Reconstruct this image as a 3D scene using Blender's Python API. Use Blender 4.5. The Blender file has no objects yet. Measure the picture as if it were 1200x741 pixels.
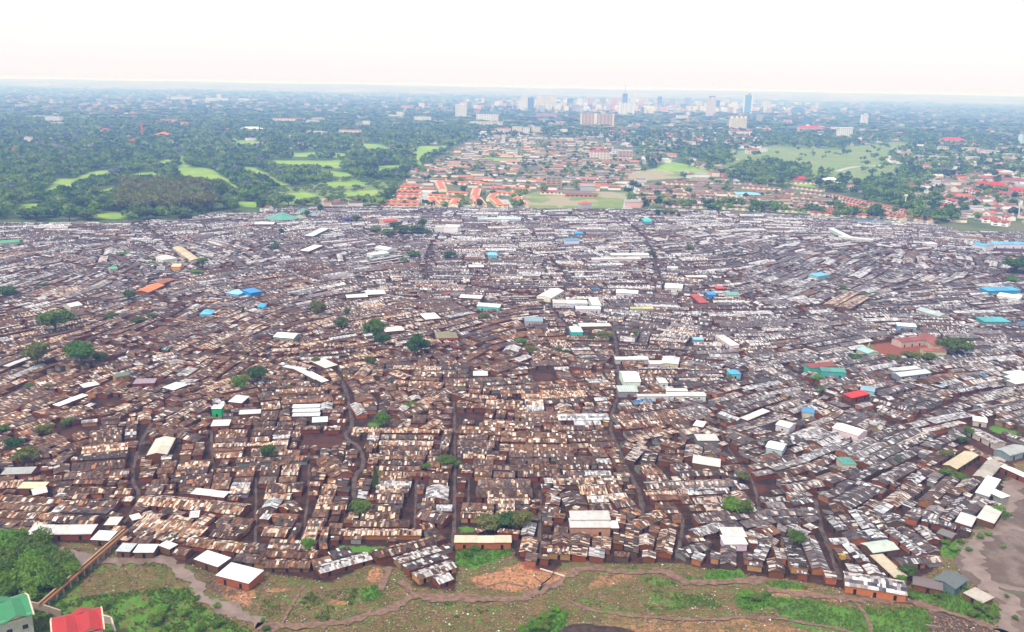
import bpy, math, random
import numpy as np
from mathutils import Vector, Matrix
R = math.radians
rnd = random.Random(7); nr = np.random.default_rng(7)
SC = bpy.context.scene; COL = SC.collection

# ------------------------------------------------------------------ camera
F, CU, CV, H = 1039.0, 600.0, 370.5, 170.0
PITCH, ROLL = math.atan(270.5/F), R(1.0)
fw = Vector((0, math.cos(PITCH), -math.sin(PITCH))); r0 = Vector((1, 0, 0)); u0 = Vector((0, math.sin(PITCH), math.cos(PITCH)))
rt = r0*math.cos(ROLL)+u0*math.sin(ROLL); up = u0*math.cos(ROLL)-r0*math.sin(ROLL)
cam = bpy.data.cameras.new('camera'); cam.sensor_width = 36; cam.lens = 36*F/1200; cam.clip_start = 1; cam.clip_end = 90000
co = bpy.data.objects.new('camera', cam); COL.objects.link(co); SC.camera = co
co.matrix_world = Matrix(((rt.x, up.x, -fw.x, 0), (rt.y, up.y, -fw.y, 0), (rt.z, up.z, -fw.z, H), (0, 0, 0, 1)))

def G(u, v, z=0.0):
    """ground (or height z) point under a photo pixel"""
    d = rt*((u-CU)/F)+up*(-(v-CV)/F)+fw
    t = (z-H)/d.z
    return (d.x*t, d.y*t)
def U(x, y, z=0.0):
    """photo pixel of a world point (scalars or arrays)"""
    X = x*rt.x+y*rt.y+(z-H)*rt.z; Y = x*up.x+y*up.y+(z-H)*up.z; Z = x*fw.x+y*fw.y+(z-H)*fw.z
    return CU+F*X/Z, CV-F*Y/Z
def ppm(x, y):
    return F/(x*fw.x+y*fw.y-H*fw.z)
def ang(u, v, s):
    t = math.tan(R(max(-89.5, min(89.5, s)))); du = 4/max(1, abs(t))
    a = G(u-du, v+du*t); b = G(u+du, v-du*t)
    return math.atan2(b[1]-a[1], b[0]-a[0])

# ------------------------------------------------------------------ materials
def mat(name):
    m = bpy.data.materials.new(name); m.use_nodes = True
    nt = m.node_tree; nt.nodes.clear()
    out = nt.nodes.new('ShaderNodeOutputMaterial'); p = nt.nodes.new('ShaderNodeBsdfPrincipled')
    nt.links.new(p.outputs[0], out.inputs[0]); p.inputs['Roughness'].default_value = .8
    return m, nt, p
class N:
    """small node-building helper"""
    def __init__(s, nt): s.nt = nt
    def n(s, t, **k):
        x = s.nt.nodes.new(t)
        for a, b in k.items(): setattr(x, a, b)
        return x
    def set(s, sock, v):
        if isinstance(v, bpy.types.NodeSocket): s.nt.links.new(v, sock)
        else: sock.default_value = v
    def math(s, op, a, b=0.0, clamp=False):
        x = s.n('ShaderNodeMath', operation=op); x.use_clamp = clamp
        s.set(x.inputs[0], a); s.set(x.inputs[1], b); return x.outputs[0]
    def mix(s, f, a, b, mode='MIX'):
        x = s.n('ShaderNodeMix', data_type='RGBA', blend_type=mode)
        s.set(x.inputs[0], f); s.set(x.inputs[6], a if not isinstance(a, tuple) else (*a, 1)[:4]); s.set(x.inputs[7], b if not isinstance(b, tuple) else (*b, 1)[:4])
        return x.outputs[2]
    def noise(s, scale, vec=None, detail=3, rough=.6):
        x = s.n('ShaderNodeTexNoise'); x.inputs['Scale'].default_value = scale; x.inputs['Detail'].default_value = detail; x.inputs['Roughness'].default_value = rough
        if vec is not None: s.nt.links.new(vec, x.inputs['Vector'])
        return x.outputs[0]
    def ramp(s, v, lo, hi):
        x = s.n('ShaderNodeMapRange'); x.clamp = True; x.interpolation_type = 'SMOOTHSTEP'
        s.set(x.inputs[0], v); x.inputs[1].default_value = lo; x.inputs[2].default_value = hi; return x.outputs[0]
    def pos(s): return s.n('ShaderNodeNewGeometry').outputs['Position']
    def attr(s, n): return s.n('ShaderNodeAttribute', attribute_name=n)
    def comb(s, x, y, z=0.0):
        c = s.n('ShaderNodeCombineXYZ'); s.set(c.inputs[0], x); s.set(c.inputs[1], y); s.set(c.inputs[2], z); return c.outputs[0]
    def scalev(s, v, sc):
        m = s.n('ShaderNodeMapping'); s.nt.links.new(v, m.inputs[0]); m.inputs['Scale'].default_value = sc; return m.outputs[0]

def tin_material():
    """corrugated sheet roof: each sheet takes dark rust or a paler newer tone; 'tone'.rgb dark tone, alpha share of pale sheets; 'cool' cream..silver"""
    m, nt, p = mat('corrugated_roof_sheets'); h = N(nt)
    uv = h.n('ShaderNodeUVMap').outputs[0]; sp = h.n('ShaderNodeSeparateXYZ'); nt.links.new(uv, sp.inputs[0])
    cu = h.math('FLOOR', sp.outputs[0]); cv = h.math('FLOOR', sp.outputs[1])
    wn = h.n('ShaderNodeTexWhiteNoise', noise_dimensions='2D'); nt.links.new(h.comb(cu, cv), wn.inputs['Vector'])
    sc = h.n('ShaderNodeSeparateColor'); nt.links.new(wn.outputs['Color'], sc.inputs[0])
    r1, r2, r3 = sc.outputs
    tone = h.attr('tone'); cool = h.attr('cool').outputs['Fac']
    rown = h.n('ShaderNodeTexWhiteNoise', noise_dimensions='1D'); nt.links.new(h.math('ADD', cv, h.math('MULTIPLY', h.math('FLOOR', h.math('MULTIPLY', cu, .01)), 31.7)), rown.inputs['W'])
    pale = h.math('LESS_THAN', r1, h.math('MULTIPLY', tone.outputs['Alpha'], h.math('ADD', h.math('MULTIPLY', rown.outputs['Value'], 1.7), .2)))
    palec = h.mix(cool, (.66, .54, .40), (.56, .60, .64))
    palec = h.mix(h.math('MULTIPLY', h.math('LESS_THAN', r3, .42), h.math('SUBTRACT', 1.0, cool, True)), palec, (.36, .15, .06))
    palec = h.mix(h.math('GREATER_THAN', r3, .90), palec, (.80, .79, .78))
    palec = h.mix(h.ramp(r2, 0, 1.35), palec, (.13, .10, .09))
    st = h.noise(1.0, h.scalev(uv, (5, .7, 1)), 3)
    dk = h.mix(h.ramp(r2, 0, 1), h.mix(.6, tone.outputs['Color'], (.008, .006, .008)), h.mix(.12, tone.outputs['Color'], (.30, .2, .15)))
    c = h.mix(pale, dk, palec)
    c = h.mix(h.math('MULTIPLY', h.ramp(st, .52, .75), .6), c, h.mix(cool, (.16, .07, .035), (.13, .10, .10)))
    nt.links.new(c, p.inputs['Base Color']); p.inputs['Roughness'].default_value = .6
    p.inputs['Specular IOR Level'].default_value = .12
    return m
def tone_material(name, rough=.85, ns=1.2, amt=.35, spec=.08, ribs=False):
    """single surface with its own 'tone' and blotchy wear"""
    m, nt, p = mat(name); h = N(nt); tone = h.attr('tone')
    n = h.noise(ns, h.pos(), 4)
    c = h.mix(h.math('MULTIPLY', h.ramp(n, .4, .75), amt), tone.outputs['Color'], h.mix(.6, tone.outputs['Color'], (.05, .035, .03)))
    if ribs:
        uv = h.n('ShaderNodeUVMap').outputs[0]; su = h.n('ShaderNodeSeparateXYZ'); nt.links.new(uv, su.inputs[0])
        seam = h.math('LESS_THAN', h.math('FRACT', su.outputs[0]), .16); wn = h.n('ShaderNodeTexWhiteNoise', noise_dimensions='1D'); nt.links.new(h.math('FLOOR', su.outputs[0]), wn.inputs['W'])
        st = h.noise(1.0, h.scalev(uv, (2.2, .5, 1)), 4)
        c = h.mix(h.math('MULTIPLY', seam, .35), c, (.10, .08, .07)); c = h.mix(h.math('MULTIPLY', wn.outputs['Value'], .14), c, (.2, .15, .12)); c = h.mix(h.math('MULTIPLY', h.ramp(st, .52, .72), .32), c, (.16, .09, .06))
    nt.links.new(c, p.inputs['Base Color']); p.inputs['Roughness'].default_value = rough; p.inputs['Specular IOR Level'].default_value = spec
    return m
def plain(name, c, rough=.8, c2=None, ns=1.0, spec=.1):
    m, nt, p = mat(name); h = N(nt)
    n = h.noise(ns, h.pos(), 4)
    nt.links.new(h.mix(h.ramp(n, .35, .68), c, c2 or tuple(x*.6 for x in c)), p.inputs['Base Color'])
    p.inputs['Roughness'].default_value = rough; p.inputs['Specular IOR Level'].default_value = spec
    return m
def leaf_material(name, a, b, use_tone=False):
    m, nt, p = mat(name); h = N(nt)
    oi = h.n('ShaderNodeObjectInfo'); n = h.noise(.5, h.pos(), 3)
    c = h.mix(h.ramp(n, .35, .65), a, b)
    if use_tone:
        c = h.mix(.85, c, h.attr('tone').outputs['Color'])
    else:
        c = h.mix(h.math('MULTIPLY', oi.outputs['Random'], .45), c, (.17, .18, .04))
        c = h.mix(.5, c, h.attr('tone').outputs['Color'], 'SOFT_LIGHT')
    nt.links.new(c, p.inputs['Base Color']); p.inputs['Roughness'].default_value = .75; p.inputs['Specular IOR Level'].default_value = .15
    tr = h.n('ShaderNodeBsdfTranslucent'); nt.links.new(c, tr.inputs[0])
    ms = h.n('ShaderNodeMixShader'); ms.inputs[0].default_value = .25
    nt.links.new(p.outputs[0], ms.inputs[1]); nt.links.new(tr.outputs[0], ms.inputs[2])
    nt.links.new(ms.outputs[0], nt.nodes['Material Output'].inputs[0])
    return m
TIN = tin_material()
WALL = tone_material('mud_brick_wall', .9, .8, .45)
PAINT = tone_material('painted_sheet_roof', .5, .35, .35, .12, True)
TOWN = tone_material('town_surfaces', .8, .02, .3)
DOOR = plain('dark_doorway', (.02, .018, .016))
LEAF = {'green': leaf_material('leaves_green', (.06, .15, .022), (.11, .23, .035)),
        'dark': leaf_material('leaves_dark', (.034, .095, .022), (.065, .145, .03)),
        'olive': leaf_material('leaves_olive', (.13, .155, .04), (.18, .19, .055)),
        'bright': leaf_material('leaves_bright', (.09, .24, .022), (.16, .33, .04)),
        'purple': leaf_material('blossom_purple', (.14, .12, .30), (.22, .19, .42))}
WOOD = leaf_material('woodland_leaves', (.04, .08, .025), (.06, .1, .03), True)
BARK = plain('bark', (.10, .075, .055))

# ------------------------------------------------------------------ mesh builder
class MB:
    def __init__(s): s.v = []; s.f = []; s.uv = []; s.t = []; s.c = []
    def face(s, pts, tone=(.5, .5, .5, 0), cool=0.0, uv=None):
        i = len(s.v); s.v.extend(pts); n = len(pts)
        s.f.append(tuple(range(i, i+n))); s.uv.extend(uv if uv else [(0.0, 0.0)]*n)
        s.t.append(tone if len(tone) == 4 else (*tone, 0.0)); s.c.append(cool)
    def box(s, c, sx, sy, z0, z1, a=0.0, tone=(.5, .5, .5), bottom=False, top=True):
        ca, sa = math.cos(a), math.sin(a)
        P = [(c[0]+x*ca-y*sa, c[1]+x*sa+y*ca) for x, y in ((-sx/2, -sy/2), (sx/2, -sy/2), (sx/2, sy/2), (-sx/2, sy/2))]
        for k in range(4):
            p, q = P[k], P[(k+1) % 4]
            s.face([(*p, z0), (*q, z0), (*q, z1), (*p, z1)], tone)
        if top: s.face([(*p, z1) for p in P], tone)
        if bottom: s.face([(*p, z0) for p in P[::-1]], tone)
    def slab(s, top, th, tone, cool=0.0, uv=None):
        """closed sheet: top quad + rim + underside"""
        bot = [(x, y, z-th) for x, y, z in top]
        s.face(top, tone, cool, uv); n = len(top)
        s.face(bot[::-1], tone, cool, uv[::-1] if uv else None)
        for k in range(n):
            j = (k+1) % n
            s.face([bot[k], bot[j], top[j], top[k]], tone, cool, [uv[k], uv[j], uv[j], uv[k]] if uv else None)
    def build(s, name, m, parent=None, loc=None):
        me = mesh_from(name, np.array(s.v, dtype=np.float32), s.f, np.array(s.t, dtype=np.float32), np.array(s.c, dtype=np.float32), np.array(s.uv, dtype=np.float32), m)
        return link(name, me, parent, loc)
def mesh_from(name, V, Fc, T=None, Cc=None, UV=None, m=None):
    me = bpy.data.meshes.new(name)
    if isinstance(Fc, np.ndarray):
        k = Fc.shape[1]; tot = np.full(len(Fc), k, dtype=np.int32); idx = Fc.astype(np.int32).ravel()
    else:
        tot = np.array([len(f) for f in Fc], dtype=np.int32); idx = np.array([i for f in Fc for i in f], dtype=np.int32)
    me.vertices.add(len(V)); me.vertices.foreach_set('co', np.ascontiguousarray(V, dtype=np.float32).ravel())
    me.loops.add(len(idx)); me.loops.foreach_set('vertex_index', idx)
    me.polygons.add(len(tot)); st = np.zeros(len(tot), dtype=np.int32); st[1:] = np.cumsum(tot)[:-1]
    me.polygons.foreach_set('loop_start', st)
    if UV is not None: me.uv_layers.new(name='UVMap').data.foreach_set('uv', UV.ravel())
    if T is not None:
        a = me.attributes.new('tone', 'FLOAT_COLOR', 'FACE' if len(T) == len(tot) else 'POINT'); a.data.foreach_set('color', np.ascontiguousarray(T, dtype=np.float32).ravel())
    if Cc is not None:
        a = me.attributes.new('cool', 'FLOAT', 'FACE'); a.data.foreach_set('value', Cc)
    me.update(calc_edges=True)
    if m: me.materials.append(m)
    return me
def build_multi(name, pairs, parent=None, loc=None):
    V, Fc, T, C, UVs, MI = [], [], [], [], [], []; off = 0
    for k, (b, m) in enumerate(pairs):
        if not b.v: continue
        V.append(np.array(b.v, dtype=np.float32)); Fc += [tuple(i+off for i in f) for f in b.f]; off += len(b.v)
        T += b.t; C += b.c; UVs += b.uv; MI += [k]*len(b.f)
    me = mesh_from(name, np.concatenate(V), Fc, np.array(T, dtype=np.float32), np.array(C, dtype=np.float32), np.array(UVs, dtype=np.float32))
    for b, m in pairs: me.materials.append(m)
    me.polygons.foreach_set('material_index', np.array(MI, dtype=np.int32))
    return link(name, me, parent, loc)
def link(name, me, parent=None, loc=None):
    o = bpy.data.objects.new(name, me); COL.objects.link(o)
    if parent: o.parent = parent
    if loc is not None: o.location = loc
    return o
def tag(o, label=None, cat=None, group=None, kind=None):
    if label: o['label'] = label
    if cat: o['category'] = cat
    if group: o['group'] = group
    if kind: o['kind'] = kind
    return o
def root(name, loc, rz=0.0):
    o = bpy.data.objects.new(name, None); o.empty_display_size = .1; COL.objects.link(o); o.location = loc; o.rotation_euler = (0, 0, rz); return o

# ------------------------------------------------------------------ label machinery
ORD = ['', 'second', 'third', 'fourth', 'fifth', 'sixth', 'seventh', 'eighth', 'ninth', 'tenth', 'eleventh', 'twelfth', 'thirteenth', 'fourteenth', 'fifteenth', 'sixteenth', 'seventeenth', 'eighteenth', 'nineteenth', 'twentieth'] + ['twenty-'+w for w in ('first', 'second', 'third', 'fourth', 'fifth', 'sixth', 'seventh', 'eighth', 'ninth')] + ['thirtieth'] + ['thirty-'+w for w in ('first', 'second', 'third', 'fourth', 'fifth', 'sixth', 'seventh', 'eighth', 'ninth')] + ['fortieth'] + ['forty-'+w for w in ('first', 'second', 'third', 'fourth', 'fifth', 'sixth', 'seventh', 'eighth', 'ninth')] + ['outermost']*60
def unique_labels(items, refs):
    """items: (obj, look, u, v); refs: (phrase, u, v). look + relation to the nearest landmark + rank among look-alikes"""
    G_ = {}
    for o, look, u, v in items:
        best = min((math.hypot(u-a, (v-b)*2.2), ph, a, b) for ph, a, b in refs)
        d, ph, a, b = best
        if abs(u-a) > abs(v-b)*2: rel = 'left of' if u < a else 'right of'
        else: rel = 'behind' if v < b else 'in front of'
        G_.setdefault((look, rel, ph), []).append((d, o))
    for (look, rel, ph), L in G_.items():
        L.sort(key=lambda x: x[0])
        for i, (d, o) in enumerate(L):
            if len(L) == 1: o['label'] = f'{look} {rel} the {ph}'
            else: o['label'] = f'{look}, {ORD[i] or "nearest"} such {rel} the {ph}'

# ------------------------------------------------------------------ lines and areas traced on the ground
def PL(pts): return np.array([G(*p) for p in pts])
def in_poly(X, Y, poly):
    ins = np.zeros(X.shape, bool); n = len(poly); j = n-1
    for i in range(n):
        xi, yi = poly[i]; xj, yj = poly[j]
        if yi != yj:
            c = ((yi > Y) != (yj > Y)) & (X < (xj-xi)*(Y-yi)/(yj-yi)+xi); ins ^= c
        j = i
    return ins
def seg_dist(X, Y, line):
    d = np.full(X.shape, 1e9)
    for (x0, y0), (x1, y1) in zip(line[:-1], line[1:]):
        dx, dy = x1-x0, y1-y0; L2 = dx*dx+dy*dy+1e-9
        t = np.clip(((X-x0)*dx+(Y-y0)*dy)/L2, 0, 1)
        d = np.minimum(d, np.hypot(X-x0-t*dx, Y-y0-t*dy))
    return d
def smooth(pts, k=8):
    pts = [tuple(p) for p in pts]; out = []
    P = [pts[0]]+pts+[pts[-1]]
    for i in range(1, len(P)-2):
        for j in range(k):
            t = j/k
            out.append(tuple(.5*(2*b+(c-a)*t+(2*a-5*b+4*c-d)*t*t+(3*b-a-3*c+d)*t**3) for a, b, c, d in zip(P[i-1], P[i], P[i+1], P[i+2])))
    out.append(pts[-1]); return out

SLUM = [(-90, 268), (0, 263), (100, 263), (215, 259), (245, 251), (300, 251), (340, 244), (450, 243.5), (600, 246), (740, 246.5), (800, 247), (900, 252), (1000, 258), (1090, 263), (1130, 273), (1290, 275),
        (1290, 520), (1190, 545), (1178, 562), (1178, 585), (1166, 606), (1145, 618), (1128, 636), (1106, 640), (1102, 662), (1062, 688), (990, 690), (900, 676), (800, 662), (740, 660), (660, 660), (650, 670), (612, 668), (598, 632),
        (536, 628), (532, 690), (485, 690), (474, 668), (430, 664), (385, 682), (300, 668), (236, 664), (180, 654), (140, 638), (30, 634), (-90, 630)]
STREETS = [([(95, 402), (117, 405), (185, 415), (250, 416), (300, 422)], 4.5), ([(300, 423), (362, 418), (420, 411), (470, 407), (560, 415)], 4), ([(372, 425), (400, 446), (410, 482), (412, 500), (405, 511), (422, 527), (426, 545), (415, 562), (417, 605)], 4.5),
           ([(715, 380), (722, 405), (725, 455), (718, 482), (717, 507), (727, 530), (735, 550), (750, 580), (753, 600)], 4.5), ([(540, 335), (600, 345), (634, 350), (652, 371), (672, 388), (700, 398)], 6), ([(780, 367), (850, 367), (905, 366), (960, 360)], 4),
           ([(1012, 291), (1060, 294), (1110, 298), (1250, 306)], 11), ([(140, 620), (162, 585), (155, 558), (165, 520), (182, 490)], 3.5), ([(247, 505), (250, 552)], 3), ([(362, 530), (361, 582), (353, 640)], 2.5), ([(488, 560), (486, 625)], 2.5),
           ([(532, 470), (533, 560), (531, 640)], 3), ([(549, 560), (549, 600)], 2), ([(633, 575), (632, 655)], 3), ([(1020, 480), (1050, 501), (1100, 481), (1150, 462), (1240, 448)], 5), ([(955, 585), (963, 620), (972, 645), (985, 680)], 4), ([(788, 592), (800, 612), (793, 655)], 3.5),
           ([(40, 300), (150, 330), (200, 360)], 3), ([(165, 262), (200, 290), (240, 320)], 4), ([(640, 300), (665, 330), (655, 350)], 3), ([(880, 345), (884, 366)], 5), ([(990, 345), (1000, 352), (985, 366)], 5), ([(0, 470), (60, 440), (120, 430), (180, 400)], 3.5),
           ([(700, 246), (735, 262), (760, 290), (775, 330), (800, 350)], 4), ([(500, 330), (500, 300), (520, 270)], 3), ([(300, 560), (300, 640)], 2.5), ([(840, 480), (850, 520), (880, 560), (890, 600)], 3), ([(920, 430), (960, 460), (1000, 480)], 3.5)]
CLEAR = [[(352, 512), (392, 510), (408, 520), (400, 526), (350, 527)], [(618, 436), (650, 434), (652, 450), (625, 450)], [(536, 485), (560, 483), (564, 497), (540, 499)], [(420, 492), (452, 490), (455, 502), (425, 506)], [(1004, 406), (1058, 400), (1100, 404), (1112, 414), (1078, 418), (1040, 421)],
         [(1136, 503), (1192, 520), (1240, 540), (1240, 560), (1170, 552), (1120, 535), (1128, 520)], [(1118, 548), (1140, 540), (1160, 556), (1140, 566), (1112, 562)], [(1150, 504), (1215, 520), (1215, 512), (1165, 498)], [(1075, 408), (1095, 402), (1105, 410), (1090, 414)], [(112, 470), (140, 466), (142, 476), (118, 480)],
         [(60, 505), (110, 500), (105, 512), (70, 514)], [(880, 566), (905, 566), (905, 580), (884, 582)], [(545, 618), (590, 614), (600, 622), (545, 625)], [(388, 640), (455, 638), (455, 648), (392, 648)], [(1150, 290), (1240, 290), (1240, 300), (1150, 296)]]

# field of row directions as seen in the photo (u, v, slope)
FIELD = [(30, 600, -3), (100, 580, 0), (180, 610, -12), (260, 620, -12), (230, 570, 3), (350, 560, 0), (450, 560, 0), (560, 560, 0), (700, 560, 0), (820, 560, 0), (300, 650, -10), (200, 640, -10), (350, 640, -2), (420, 640, -3),
         (620, 645, 82), (640, 655, 82), (680, 640, 85), (740, 640, 86), (780, 640, 80), (660, 620, 85), (720, 620, 85), (810, 610, 0), (810, 640, 0), (870, 655, 86), (850, 645, 88), (900, 600, 0), (930, 655, -72), (980, 620, -48), (1030, 640, -40), (1060, 640, -35), (1000, 588, 30), (1050, 590, 38),
         (1100, 580, 50), (1120, 600, 50), (940, 575, 8), (900, 520, 15), (950, 500, 25), (1000, 540, 28), (1050, 560, 32), (1100, 540, 32), (1150, 500, 10), (1000, 480, -20), (1050, 460, 12), (1150, 450, 9), (950, 440, 10), (850, 470, 20), (850, 430, 15), (1100, 430, 5), (800, 590, 0),
         (60, 480, 25), (100, 460, 35), (30, 440, 25), (130, 500, 5), (60, 520, 25), (180, 480, 32), (130, 440, 15), (220, 440, 30), (250, 470, 10), (300, 500, 0), (360, 470, 3), (430, 450, -52), (470, 470, -48), (450, 460, -50), (350, 430, -18), (420, 430, 12), (510, 440, 0), (570, 430, 22), (640, 430, 0),
         (500, 500, 0), (600, 500, -2), (700, 500, 0), (760, 500, 5), (760, 440, 0), (785, 535, 82), (820, 430, -10), (510, 650, 20), (400, 655, 20), (60, 380, 10), (150, 380, 25), (200, 370, 30), (250, 390, 20), (100, 330, 20), (40, 300, 10), (200, 300, -15), (250, 300, -30), (300, 330, 10),
         (400, 350, 10), (400, 300, 8), (500, 330, 0), (600, 330, 0), (700, 330, 0), (800, 330, -5), (900, 330, 18), (980, 340, 20), (1030, 320, 30), (1110, 320, -25), (1150, 350, 5), (900, 290, 12), (1000, 270, -3), (1100, 275, -3), (600, 265, 0), (300, 270, 5), (900, 380, 0), (1000, 400, 8),
         (1100, 380, 0), (700, 390, -3), (550, 390, 15), (450, 390, 12), (800, 390, -5), (100, 275, 0), (800, 260, 0), (450, 260, 0), (1180, 330, 5), (60, 560, 10), (430, 600, 0), (560, 600, 0), (700, 590, 2), (150, 540, 5)]
FX = np.array([G(u, v) for u, v, s in FIELD]); FA = np.array([ang(u, v, s) for u, v, s in FIELD]); FC, FS = np.cos(2*FA), np.sin(2*FA)
def field(x, y):
    w = 1/(((FX[:, 0]-x)**2+(FX[:, 1]-y)**2)+60)**1.6
    a = .5*math.atan2((w*FS).sum(), (w*FC).sum())
    return a+.10*math.sin(x*.031+1.3*math.sin(y*.013))*min(1.5, y/600)

# ------------------------------------------------------------------ occupancy raster of the settlement
CS = .6; GX0, GY0, GW, GH = -900.0, 240.0, 3000, 1850
ys_, xs_ = np.mgrid[0:GH, 0:GW]; WX = (GX0+(xs_+.5)*CS).astype(np.float32); WY = (GY0+(ys_+.5)*CS).astype(np.float32); del xs_, ys_
def spoly(pts): return [G(*p) for p in pts]
FREE = in_poly(WX, WY, spoly(SLUM))
for pl, w in STREETS:
    L = PL(smooth(pl, 4)); x0, y0 = L.min(0)-w-4; x1, y1 = L.max(0)+w+4
    i0, i1 = max(0, int((y0-GY0)/CS)), max(0, int((y1-GY0)/CS)+1); j0, j1 = max(0, int((x0-GX0)/CS)), max(0, int((x1-GX0)/CS)+1)
    FREE[i0:i1, j0:j1] &= seg_dist(WX[i0:i1, j0:j1], WY[i0:i1, j0:j1], L) > w*.24
for c in CLEAR: FREE &= ~in_poly(WX, WY, spoly(c))
del WX, WY
def cells(cx, cy, a, L, W, m=0.0):
    nx, ny = int((L+m)/CS*1.3)+2, int((W+m)/CS*1.3)+2
    ca, sa = math.cos(a), math.sin(a)
    gx = np.linspace(-(L+m)/2, (L+m)/2, nx)[:, None]; gy = np.linspace(-(W+m)/2, (W+m)/2, ny)[None, :]
    ix = ((cx+gx*ca-gy*sa-GX0)/CS).astype(np.int32).ravel(); iy = ((cy+gx*sa+gy*ca-GY0)/CS).astype(np.int32).ravel()
    return ix, iy
def fits(cx, cy, a, L, W, need=.985):
    ix, iy = cells(cx, cy, a, L, W)
    if ix.min() < 0 or iy.min() < 0 or ix.max() >= GW or iy.max() >= GH: return False
    return FREE[iy, ix].mean() >= need
def stamp(cx, cy, a, L, W, m=.3):
    ix, iy = cells(cx, cy, a, L, W, m); k = (ix >= 0) & (iy >= 0) & (ix < GW) & (iy < GH)
    FREE[iy[k], ix[k]] = False

# ------------------------------------------------------------------ huts
def hut(wall, roof, doors, cx, cy, a, L, W, h, rh, tone, cool, wtone, rtype='gable', nseg=1, thick=0.0, door=0, rs=None, sheets=0, z0=0.0, jit=.12, flip=1):
    """one building in local axes (x along the ridge) turned by a and moved to cx, cy"""
    rs = rs or rnd; ca, sa = math.cos(a), math.sin(a)
    T = lambda x, y, z: (cx+x*ca-y*sa, cy+x*sa+y*ca, z+z0)
    cwid = rs.choice((.5, .6, .72, .72, .9, 1.2)); su = rs.randrange(0, 60000); sv = rs.randrange(0, 600); oh = .32; W2, L2 = W/2, L/2
    if rtype == 'hip': nseg = 1
    xs = [-L2+L*i/nseg for i in range(nseg+1)]
    for i in range(1, nseg): xs[i] += rs.uniform(-.25, .25)*L/nseg
    wt = tuple(c*rs.uniform(.85, 1.15) for c in wtone)
    # walls
    hw = h-.02
    wall.face([T(-L2, -W2, 0), T(L2, -W2, 0), T(L2, -W2, hw+.05), T(-L2, -W2, hw+.05)], wt)
    hb = h+(rh if rtype == 'shed' else 0)
    wall.face([T(L2, W2, 0), T(-L2, W2, 0), T(-L2, W2, hb), T(L2, W2, hb)], wt)
    if rtype == 'gable':
        wall.face([T(L2, -W2, 0), T(L2, W2, 0), T(L2, W2, hw), T(L2, 0, hw+rh), T(L2, -W2, hw)], wt)
        wall.face([T(-L2, W2, 0), T(-L2, -W2, 0), T(-L2, -W2, hw), T(-L2, 0, hw+rh), T(-L2, W2, hw)], wt)
    else:
        wall.face([T(L2, -W2, 0), T(L2, W2, 0), T(L2, W2, hb), T(L2, -W2, hw)], wt)
        wall.face([T(-L2, W2, 0), T(-L2, -W2, 0), T(-L2, -W2, hw), T(-L2, W2, hb)], wt)
    put = (lambda q, t, uv: roof.slab(q, thick, t, cool, uv)) if thick else (lambda q, t, uv: roof.face(q, t, cool, uv))
    eo = .35  # eave overhang
    if rtype == 'hip':
        e = min(L2*.95, W2); P = [T(-L2-oh, -W2-oh, h), T(L2+oh, -W2-oh, h), T(L2+oh, W2+oh, h), T(-L2-oh, W2+oh, h)]; A, B = T(-L2+e, 0, h+rh), T(L2-e, 0, h+rh)
        for q in ([P[0], P[1], B, A], [P[1], P[2], B], [P[2], P[3], A, B], [P[3], P[0], A]):
            put(q, tone, [(su+.2+j*.7, sv+.1) for j in range(len(q))])
    else:
        for i in range(nseg):
            x0 = xs[i]-(oh if i == 0 else 0); x1 = xs[i+1]+(oh if i == nseg-1 else 0)
            dz = rs.uniform(-jit, jit) if nseg > 1 else 0; k = rs.uniform(.85, 1.2)
            t = (tone[0]*k, tone[1]*k, tone[2]*k, min(1, max(0, tone[3]+rs.uniform(-.10, .10) if nseg > 1 else tone[3])))
            ua, ub = su+(x0+L2)/cwid, su+(x1+L2)/cwid
            if rtype == 'gable':
                sl = rh/W2; ze = h-sl*eo+dz; zr = h+rh+dz+.03
                put([T(x0, -W2-eo, ze), T(x1, -W2-eo, ze), T(x1, 0, zr), T(x0, 0, zr)], t, [(ua, sv+.0), (ub, sv+.0), (ub, sv+W2/1.7), (ua, sv+W2/1.7)])
                put([T(x1, W2+eo, ze), T(x0, W2+eo, ze), T(x0, 0, zr), T(x1, 0, zr)], t, [(ub, sv+9.), (ua, sv+9.), (ua, sv+9+W2/1.7), (ub, sv+9+W2/1.7)])
            else:
                put([T(x0, -W2-eo, h+dz+.02), T(x1, -W2-eo, h+dz+.02), T(x1, W2+eo, h+rh+dz+.05), T(x0, W2+eo, h+rh+dz+.05)], t, [(ua, sv), (ub, sv), (ub, sv+W/1.7), (ua, sv+W/1.7)])
        for i in range(sheets):   # loose and lapped sheets nailed over the roof
            x = rs.uniform(-L2, L2-.9); w_ = rs.choice((.8, .8, .9, 1.7)); sd = rs.choice((-1, 1)); y0 = rs.uniform(.1, W2*.45); y1 = min(W2+.5, y0+rs.uniform(1.2, 2.8))
            lift = .12+rs.uniform(0, .22); k = rs.uniform(.6, 1.6)
            zz = (lambda y: h+rh*(1-abs(y)/W2)+.05) if rtype == 'gable' else (lambda y: h+rh*(y+W2)/W+.05)
            q = [T(x, sd*y0, zz(sd*y0)+lift+rs.uniform(0, .1)), T(x+w_, sd*y0, zz(sd*y0)+lift), T(x+w_, sd*y1, zz(sd*y1)+lift), T(x, sd*y1, zz(sd*y1)+lift+rs.uniform(0, .12))]
            if sd < 0: q = q[::-1]
            uu, vv = rs.randrange(60000)+.5, rs.randrange(600)+.5
            roof.slab(q, .05, (tone[0]*k, tone[1]*k, tone[2]*k, rs.choice((0, 1, 1))), cool, [(uu, vv)]*4)
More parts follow.
